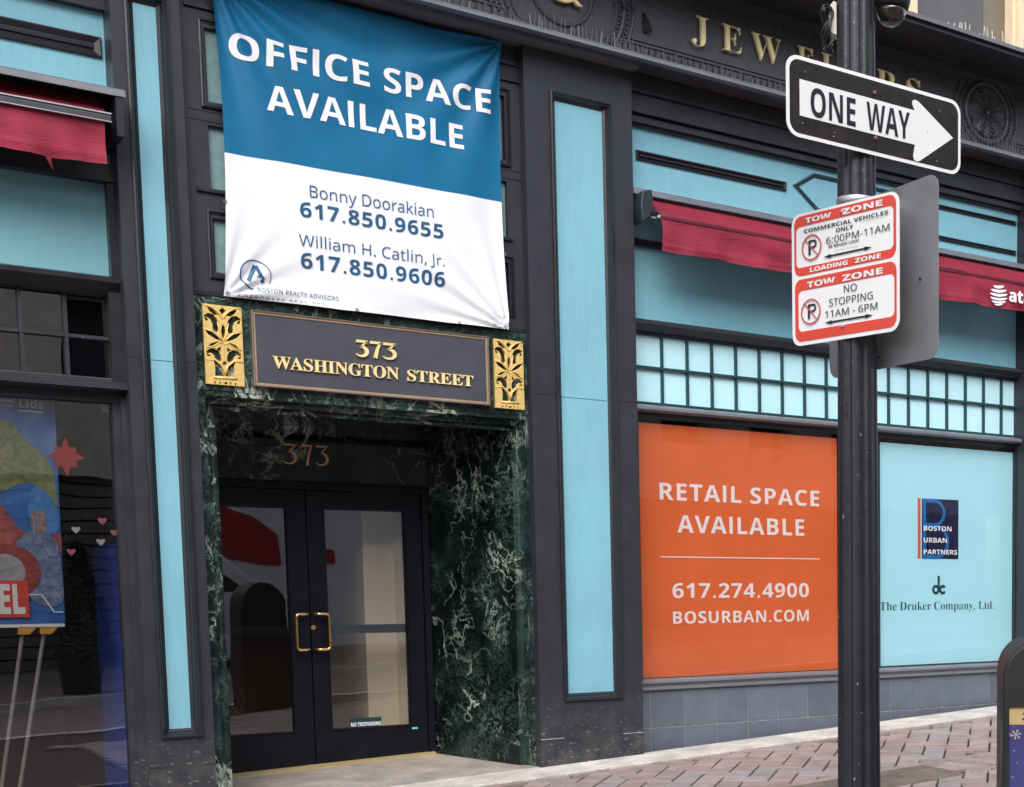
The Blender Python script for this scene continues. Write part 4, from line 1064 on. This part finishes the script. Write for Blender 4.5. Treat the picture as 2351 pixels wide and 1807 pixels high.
m.build('leg', M['steel_rod'], ea)
m = MB()
for a in (-3.33, -3.21): m.hexa([(a-.03, DWY-.02, 1.13), (a+.03, DWY-.02, 1.13), (a+.03, DWY+.05, 1.13), (a-.03, DWY+.05, 1.13), (a-.03, DWY-.02, 1.172), (a+.07, DWY-.02, 1.172), (a+.07, DWY+.05, 1.172), (a-.03, DWY+.05, 1.172)])
m.build('clip', M['clip'], ea)
star = []
for k in range(16):
    a = R(90+k*22.5); r = (.112 if k % 4 == 0 else .092) if k % 2 == 0 else .066
    star.append((-3.043+r*math.cos(a)*.95, 2.272+r*math.sin(a)*(1.15 if k in (0, 8) else 1)))
m = MB(); m.prism(star, .246, .251); tag(m.build('paper_poinsettia', M['felt_red']), 'red paper star flower stuck inside the left shop window', 'decoration')
def heart(x, z, s, mat, label):
    pts = [(x+s*.5*math.sin(R(a))**3, z+s*(.41*math.cos(R(a))-.16*math.cos(R(2*a))-.06*math.cos(R(3*a)))) for a in range(0, 360, 20)]
    m = MB(); m.prism(pts[::-1], .2435, .2465); tag(m.build('heart_sticker', mat), label, 'sticker', 'heart stickers on the left shop window')
heart(-3.011, 1.806, .052, M['heart_white'], 'white heart sticker nearest the blue poster in the left window')
heart(-2.872, 1.730, .052, M['heart_white'], 'white heart sticker below two pink hearts in the left window')
heart(-2.857, 1.867, .055, M['heart_pink'], 'pink heart sticker, highest of the hearts in the left window')
heart(-2.790, 1.792, .048, M['heart_pink'], 'pink heart sticker touching the right frame of the left window')
heart(-3.045, 1.662, .052, M['heart_pink'], 'dull pink heart sticker, lowest of the pink hearts by the poster')
m = MB(); m.prism([(-2.84, 2.655), (-2.75, 2.652), (-2.77, 2.60), (-2.76, 2.575), (-2.82, 2.575)], .2435, .2460); tag(m.build('tape_scrap', M['tape']), 'torn grey tape scrap in the top right corner of the left window', 'tape')

# ================================================================== THE POLE AND WHAT HANGS ON IT
PX, PY_ = -1.255, -5.853
pz0 = G(PX, PY_)
def flute(k):
    q = k % 6; return (1.0, 1.0, .985, .90, .90, .985)[q]
m = MB(); m.lathe([(.150, pz0-.1), (.150, pz0+.10), (.120, pz0+.16), (.092, pz0+.22), (.084, 1.2), (.0795, 2.2), (.0755, 3.2), (.0725, 4.6)], PX, PY_, 48, flute); pole = tag(m.build('street_pole', painted('weathered_black_iron', (.020, .021, .028, 1), chips=.6, rough=.32, bump=.5, chip_lo=.71)), 'fluted black cast iron street pole carrying the traffic signs', 'pole')

# one way sign, parallel to the facade
ow = thing('one_way_sign', (-1.215, -5.94, 3.12), 'black and white ONE WAY arrow sign on the pole pointing right', 'traffic sign')
SY = -5.940
def rrect(x0, x1, z0, z1, r, n=7):
    o = []
    for cx, cz, a in ((x1-r, z1-r, 0), (x0+r, z1-r, 90), (x0+r, z0+r, 180), (x1-r, z0+r, 270)):
        o += [(cx+r*math.cos(R(a+90*i/n)), cz+r*math.sin(R(a+90*i/n))) for i in range(n+1)]
    return o[::-1]
# the plate hangs very slightly turned: its right end a little lower line than a true level
def OW(u, d, z): return (u, SY+d, z)
m = MB(); m.prism(rrect(-1.646, -.786, 3.119, 3.412, .052), .0, .003, OW); m.build('plate', M['white'], ow)
m = MB(); m.prism(rrect(-1.632, -.800, 3.133, 3.398, .042), -.0012, -.0002, OW); m.build('black_field', M['sign_black'], ow)
m = MB(); m.prism([(-1.588, 3.328), (-1.588, 3.196), (-1.030, 3.196), (-1.040, 3.150), (-1.034, 3.136), (-1.020, 3.133), (-1.006, 3.138), (-.829, 3.261), (-1.012, 3.366), (-1.028, 3.370), (-1.042, 3.364), (-1.045, 3.350), (-1.031, 3.328)], -.0035, -.002, OW); m.build('arrow', M['white_ink'], ow)
m = MB(); OF = lambda u, z, d=0: (u, SY-.0055, z)
line(ow, M['dark_ink'], 'sign_word', 'ONE', 'bold', -1.540, -1.328, 3.206, 3.309, OF); line(ow, M['dark_ink'], 'sign_word', 'WAY', 'bold', -1.275, -1.058, 3.209, 3.312, OF)
rust = plain('rusty_bolt', (.22, .13, .09, 1), .6, .4)
for bxx, bz in ((-1.236, 3.352), (-1.232, 3.182)):
    m = MB(); m.ball((bxx, SY-.006, bz), .0085, 8, 5); m.build('bolt', rust, ow)
m = MB()
for a, b in ((-1.560, 3.360), (-1.575, 3.170), (-1.425, 3.166), (-.90, 3.352), (-.915, 3.155), (-1.43, 3.15), (-.965, 3.26)): m.ball((a, SY-.001, b), .004, 6, 4)
m.build('rivet_hole', M['grey_metal'], ow)
m = MB(); m.box(PX-.02, PX+.02, SY+.003, PY_-.06, 3.14, 3.39); m.build('backing_bracket', M['grey_metal'], ow)

# tow zone sign: its plane turned across the pavement
dv = Vector((-.1547, .98797, 0)); nv = Vector((-.98797, -.1547, 0)); tp = Vector((-1.3386, -5.8657, 0))
def TW(s, d, z):      # s grows to the left in the picture, d > 0 behind the face
    p_ = tp+dv*s-nv*d; return (p_.x, p_.y, z)
tz = thing('tow_zone_sign', tuple(tp+Vector((0, 0, 2.43))), 'red and white TOW ZONE parking sign facing left on the pole', 'traffic sign')
m = MB(); m.prism([(a, b) for a, b in rrect(-.304, .283, 2.413, 2.932, .045)], 0, .003, TW); m.build('plate', M['white'], tz)
def pad(x0, x1, z0, z1, r, wx0, wx1, wz0, wz1, wr):
    v, f = cutout(rrect(x0, x1, z0, z1, r), [rrect(wx0, wx1, wz0, wz1, wr)], .001); return [TW(a, -.0012-c, b) for a, b, c in v], f
m = MB(); m.add(*pad(-.289, .267, 2.688, 2.921, .035, -.276, .256, 2.720, 2.881, .022)); m.add(*pad(-.291, .265, 2.429, 2.674, .035, -.280, .246, 2.468, 2.629, .022))
m.build('red_border', M['sign_red'], tz)
TFf = lambda u, z, d=0: TW(u, -.0035, z)
def tow_text(m, t, style, sl, sr, z0, z1, **k): letters(m, t, style, sl, sr, z0, z1, TFf, **k)
def tl_(mat, t, style, sl, sr, z0, z1, **k): line(tz, M[mat], 'sign_line', t, style, sl, sr, z0, z1, TFf, **k)
tl_('white_ink', 'TOW', 'bold', .200, .055, 2.889, 2.909, offset=.012); tl_('white_ink', 'ZONE', 'bold', -.005, -.222, 2.889, 2.910, offset=.012)
tl_('white_ink', 'LOADING', 'bold', .176, -.035, 2.695, 2.712, offset=.012); tl_('white_ink', 'ZONE', 'bold', -.075, -.212, 2.695, 2.712, offset=.012)
tl_('white_ink', 'TOW', 'bold', .193, .035, 2.636, 2.658, offset=.012); tl_('white_ink', 'ZONE', 'bold', -.005, -.222, 2.635, 2.658, offset=.012)
tl_('dark_ink', 'COMMERCIAL VEHICLES', 'bold', .209, -.250, 2.851, 2.866); tl_('dark_ink', 'ONLY', 'bold', .029, -.065, 2.827, 2.843)
tl_('dark_ink', '6:00PM-11AM', 'sans', .083, -.257, 2.790, 2.816); tl_('dark_ink', '30 Minute Limit', 'bold', .073, -.095, 2.773, 2.785)
tl_('dark_ink', 'NO', 'sans', -.013, -.083, 2.590, 2.618); tl_('dark_ink', 'STOPPING', 'sans', .070, -.169, 2.547, 2.575); tl_('dark_ink', '11AM - 6PM', 'sans', .092, -.193, 2.505, 2.532)
tl_('pale_ink', 'Except Sunday', 'sans', .035, -.093, 2.756, 2.766); tl_('pale_ink', 'AS DEFINED BY CITY', 'sans', -.115, -.225, 2.843, 2.848)
TS = lambda a, d, b: TW(a, -.0035, b)
for a, b, z in ((.098, -.165, 2.742), (.095, -.169, 2.486)):
    m = MB(); stroke(m, [(a-.03, z), (b+.03, z)], [.007]*2, TS, 0, 0)
    m.add([TS(*q) for q in ((a, 0, z), (a-.040, 0, z+.008), (a-.040, 0, z-.008), (b, 0, z), (b+.040, 0, z+.008), (b+.040, 0, z-.008))], [(0, 1, 2), (3, 5, 4)])
    m.build('arrow', M['dark_ink'], tz)
for s, z in ((.178, 2.762), (.184, 2.513)):
    m = MB(); stroke(m, [(s, z), (s, z+.057)], [.012]*2, TS, 0, 0)
    stroke(m, [(s, z+.0535), (s-.018, z+.0535)]+[(s-.022-.015*math.sin(R(a)), z+.041+.0125*math.cos(R(a))) for a in range(0, 181, 20)]+[(s, z+.0285)], [.0075]*3+[.009]*7+[.0075]*3, lambda a, d, b: TW(a, -.0038, b), 0, 0)
    m.build('letter_p', M['dark_ink'], tz)
TC = lambda a, d, b: TW(a, -.0055, b)
for cs, cz in ((.165, 2.790), (.172, 2.540)):
    m = MB(); stroke(m, arc(cs, cz, .053, .0475, 0, 360, 32), [.0068]*33, TC, 0, 0); stroke(m, [(cs+.036, cz+.034), (cs-.036, cz-.034)], [.0055]*2, TC, 0, 0); m.build('prohibition_ring', M['red_ink'], tz)
for z in (2.900, 2.462):
    m = MB(); m.ball(TW(-.006, -.004, z), .0075, 8, 5); m.build('bolt', M['alu'], tz)
m = MB()
m = MB(); m.lathe([(.079, 2.938), (.081, 2.940), (.081, 2.962), (.079, 2.964)], PX, PY_, 40); m.build('steel_strap', M['alu'], tz, smooth=True)

# the back of another sign on the far side of the pole
d2 = Vector((.04563, .99896, 0)); n2 = Vector((-.99896, .04563, 0)); bp = Vector((-1.1647, -5.8566, 0))
def BK(s, d, z): p_ = bp+d2*s-n2*d; return (p_.x, p_.y, z)
bs = thing('reversed_sign', tuple(bp+Vector((0, 0, 2.31))), 'bare grey aluminium back of a sign behind the pole', 'traffic sign')
m = MB(); m.prism(rrect(-.410, .336, 2.312, 2.995, .055), 0, .003, BK); m.build('plate', M['alu'], bs)
for s, z in ((-.30, 2.62), (-.02, 2.93), (-.02, 2.36)):
    m = MB(); m.ball(BK(s, -.003, z), .006, 6, 4); m.build('bolt', M['dark_ink'], bs)

# camera dome, its cable and junction box
cd = thing('security_camera', (-1.09, -5.93, 3.64), 'smoked dome camera hanging right of the pole top', 'security camera')
cx, cy, czz = -1.128, -5.915, 3.700
m = MB(); m.lathe([(.062, czz-.002), (.069, czz+.002), (.074, czz+.02), (.080, czz+.05), (.080, czz+.10), (.060, czz+.14), (.03, czz+.16)], cx, cy, 32); m.tube([(cx, cy, czz+.15), (cx-.05, cy+.03, czz+.20), (PX, PY_, czz+.21)], .02, 10)
m.build('housing', M['rubber'], cd, smooth=True)
m = MB(); m.lathe([(.002, czz-.066), (.02, czz-.063), (.038, czz-.054), (.051, czz-.038), (.058, czz-.018), (.0595, czz)], cx, cy, 28); m.build('dome', M['smoke'], cd, smooth=True)
jb = thing('junction_box', (-1.36, -5.80, 3.58), 'slim off white junction box strapped to the left of the pole top', 'junction box')
m = MB(); ray_l = Vector((-.767, .641, 0))
def PL_(s, d, z):        # s metres to the left of the pole axis, seen from the street
    q = Vector((PX, PY_, 0))+ray_l*s+Vector((-.638, -.764, 0))*d; return (q.x, q.y, z)
m.prism([(.074, 3.70), (.085, 3.705), (.100, 3.688), (.104, 3.66), (.100, 3.60), (.088, 3.585), (.074, 3.58)], -.03, .03, PL_); m.tube([PL_(.074, 0, 3.705), PL_(.095, 0, 3.700)], .006, 8); m.build('box', M['off_white'], jb)
m = MB()
def loop8(w, h, c, ph): return [PL_(c[0]+w*math.sin(2*t+ph), .045+.012*math.sin(3*t), c[1]+h*math.cos(t)) for t in [2*math.pi*i/40 for i in range(41)]]
m.tube(loop8(.020, .085, (.108, 3.598), 0), .0042, 6); m.tube(loop8(.014, .075, (.106, 3.595), .5), .0042, 6); m.tube(loop8(.024, .070, (.110, 3.602), -.3), .0042, 6)
m.tube([PL_(.10, .045, 3.53), PL_(.085, .05, 3.505), PL_(.074, .04, 3.50)], .0042, 6)
tag(m.build('cable_coil', M['cable'], smooth=True), 'coiled black cable tied beside the white junction box', 'cable')

# ================================================================== STREET BIN
hd = Vector((.757, -.653, 0)); hn = Vector((-.653, -.757, 0))     # face direction to the right, towards the street
bp0 = Vector((-1.362, -6.829, 0)); bz = G(-1.1, -7.0)
bw_, bd_, bt = .66, .62, 1.27
def BN(s, d, z): q = bp0+hd*s-hn*d; return (q.x, q.y, z)
bn_ = thing('street_bin', (bp0.x+.3, bp0.y-.1, bz), 'black litter bin with rounded top and a navy snowflake panel at the right edge', 'litter bin')
prof = []
for a in range(180, 89, -10): prof.append((.115+.115*math.cos(R(a)), 1.115+.135*math.sin(R(a))))
top = prof+[(bw_/2, 1.275)]+[(bw_-x_, z_) for x_, z_ in prof[::-1]]
poly = [(0, bz)]+top+[(bw_, bz)]
m = MB(); m.prism(poly[::-1], 0, bd_, BN); m.build('body', M['rubber'], bn_, bevel=.012)
m = MB(); m.frame(.020, bw_-.02, .30, 1.062, [(0, 0), (0, .0)]) if False else None
fr_p = [(.022, .35), (bw_-.022, .35), (bw_-.022, 1.040), (.022, 1.040)]
m.prism([(.022, .35), (bw_-.022, .35), (bw_-.022, .958), (.022, .958)], -.004, -.001, BN); m.build('navy_panel', M['navy_print'], bn_)
m = MB(); m.prism([(.022, .960), (bw_-.022, .960), (bw_-.022, 1.022), (.022, 1.022)], -.004, -.001, BN); m.build('gold_header', M['gold_print'], bn_)
m = MB()
m.prism([(.008, .33), (.021, .33), (.021, 1.035), (.008, 1.035)], -.012, -.0005, BN); m.prism([(bw_-.021, .33), (bw_-.008, .33), (bw_-.008, 1.035), (bw_-.021, 1.035)], -.012, -.0005, BN); m.prism([(.021, 1.023), (bw_-.021, 1.023), (bw_-.021, 1.035), (.021, 1.035)], -.012, -.0005, BN)
m.build('panel_frame', M['rubber'], bn_)
m = MB(); BTf = lambda u, z, d=0: BN(u, -.006, z)
letters(m, '2', 'bold', .068, .085, .976, 1.002, BTf)
m.build('numeral', M['dark_ink'], bn_)
m = MB(); BSf = lambda a, d, b: BN(a, -.006, b)
def flake(s, z, r):
    for k in range(6):
        a = R(60*k+15); c, q = math.cos(a), math.sin(a)
        stroke(m, [(s, z), (s+r*c, z+r*q)], [r*.16]*2, BSf, 0, 0)
        for e in (.5, .78):
            for w_ in (35, -35):
                b = a+R(w_); stroke(m, [(s+e*r*c, z+e*r*q), (s+e*r*c+.32*r*math.cos(b), z+e*r*q+.32*r*math.sin(b))], [r*.13]*2, BSf, 0, 0)
flake(.047, .925, .017); flake(.027, .924, .006); flake(.16, .90, .03); flake(.33, .86, .022)
for s, z in ((.040, .868), (.050, .825), (.035, .775), (.12, .80), (.2, .74), (.3, .82)): stroke(m, [(s-.003, z), (s+.003, z)], [.003]*2, BSf, 0, 0)
m.build('snowflakes', plain('silver_print', (.52, .48, .42, 1), .5), bn_)

# ================================================================== ACROSS THE STREET (seen mirrored in the glass)
ob = thing('opposite_building', (3, -20, -.5), 'pale stone building across the street mirrored in the window and door glass', 'building')
m = MB(); hol = []
for fl in range(2):
    for k in range(-7, 8): hol.append((k*2.5+.3, k*2.5+1.65, 4.9+fl*3.4, 6.8+fl*3.4))
wall_with_holes(m, -24, 24, 3.55, 11.2, -20.6, -20, hol); m.box(-24, 24, -20.5, -19.9, 3.45, 3.75); m.box(-24, 24, -20.4, -19.8, 11.1, 11.5)
m.build('wall', plain('weathered_buff_stone', (.52, .45, .36, 1), .8, var=.15), ob)
m = MB(); m.box(-24, 24, -21.2, -20.7, -.6, 11.1); m.build('dark_interior', M['dark_room'], ob)
m = MB(); z = -.4
while z < 3.4: m.box(-24, 2.6, -20.45, -20.2+.0, z, z+.20); z += .235
m.build('shutter_slats', plain('brown_black_slats', (.11, .085, .08, 1), .5), ob)
m = MB(); m.box(2.6, 7.5, -20.4, -20.15, -.5, 3.45); m.build('white_shopfront', M['white'], ob)
m = MB(); m.prism([(3.0, 2.0), (4.5, 1.9), (4.45, 2.5), (4.15, 2.72), (3.9, 2.9), (3.6, 2.98), (3.25, 3.15)], -20.14, -20.10); m.prism([(4.75, 1.95), (5.6, 1.95), (5.55, 2.2), (5.2, 2.28), (4.8, 2.4)], -20.14, -20.10); m.build('red_drape', M['felt_red'], ob)
vn = thing('parked_van', (2, -15.6, -.3), 'silver van in the street mirrored in the left door glass', 'van')
vy0, vy1 = -16.5, -14.8; vz = KZ(0)+.02
m = MB(); vp = [(.35, .35), (.35, 1.9), (.45, 2.2), (1.75, 2.26), (2.05, 2.2), (2.75, 1.58), (3.55, 1.38), (3.75, 1.1), (3.75, .35)]
m.prism([(a, b+vz) for a, b in vp], vy0, vy1); m.build('body', M['van_paint'], vn, bevel=.06)
m = MB(); m.prism([(1.20, 1.55+vz), (1.20, 2.05+vz), (1.8, 2.05+vz), (2.4, 1.58+vz)], vy1+.002, vy1+.008); m.prism([(.5, 1.55+vz), (.5, 2.05+vz), (1.1, 2.05+vz), (1.1, 1.55+vz)], vy1+.002, vy1+.008); m.build('side_window', plain('dark_van_glass', (.01, .012, .014, 1), .08), vn)
for wx in (.95, 2.95):
    m = MB(); m.tube([(wx, vy1-.2, vz+.34), (wx, vy1+.02, vz+.34)], .34, 24); m.build('wheel', M['rubber'], vn)
pb = thing('post_bin', (.42, -6.75, G(.42, -6.75)), 'dark round topped bin at the kerb mirrored in the left door glass', 'litter bin')
m = MB(); z0 = G(.42, -6.75); m.prism([(.15, z0), (.70, z0)]+[(.425+.275*math.cos(R(a)), z0+1.32+.275*math.sin(R(a))) for a in range(0, 181, 15)], -7.0, -6.45); m.build('body', M['rubber'], pb, bevel=.01)
m = MB(); m.box(.25, .60, -6.449, -6.44, z0+1.0, z0+1.14); m.build('flap', M['black_plain'], pb)
pp = thing('potted_evergreen', (-.75, -13.7, KZ(-.75)+.12), 'dark evergreen shrub in a pot mirrored in the left shop window', 'plant')
m = MB(); z0 = KZ(-.75)+.12; m.lathe([(.22, z0), (.30, z0+.5), (.32, z0+.5), (.28, z0+.46)], -.75, -13.7, 20); m.build('pot', M['rubber'], pp)
m = MB()
for k in range(2600):
    h = random.random(); r = (.48*(1-h)**.8+.05)*math.sqrt(random.random()); a = random.random()*6.283
    c = Vector((-.75+r*math.cos(a), -13.7+r*math.sin(a), z0+.5+1.75*h)); u = Vector((random.gauss(0, 1), random.gauss(0, 1), random.gauss(0, 1))).normalized()*.06; v = u.orthogonal().normalized()*.02
    m.add([tuple(c-v), tuple(c+u), tuple(c+v)], [(0, 1, 2)])
m.build('foliage', M['foliage'], pp, fix=False)
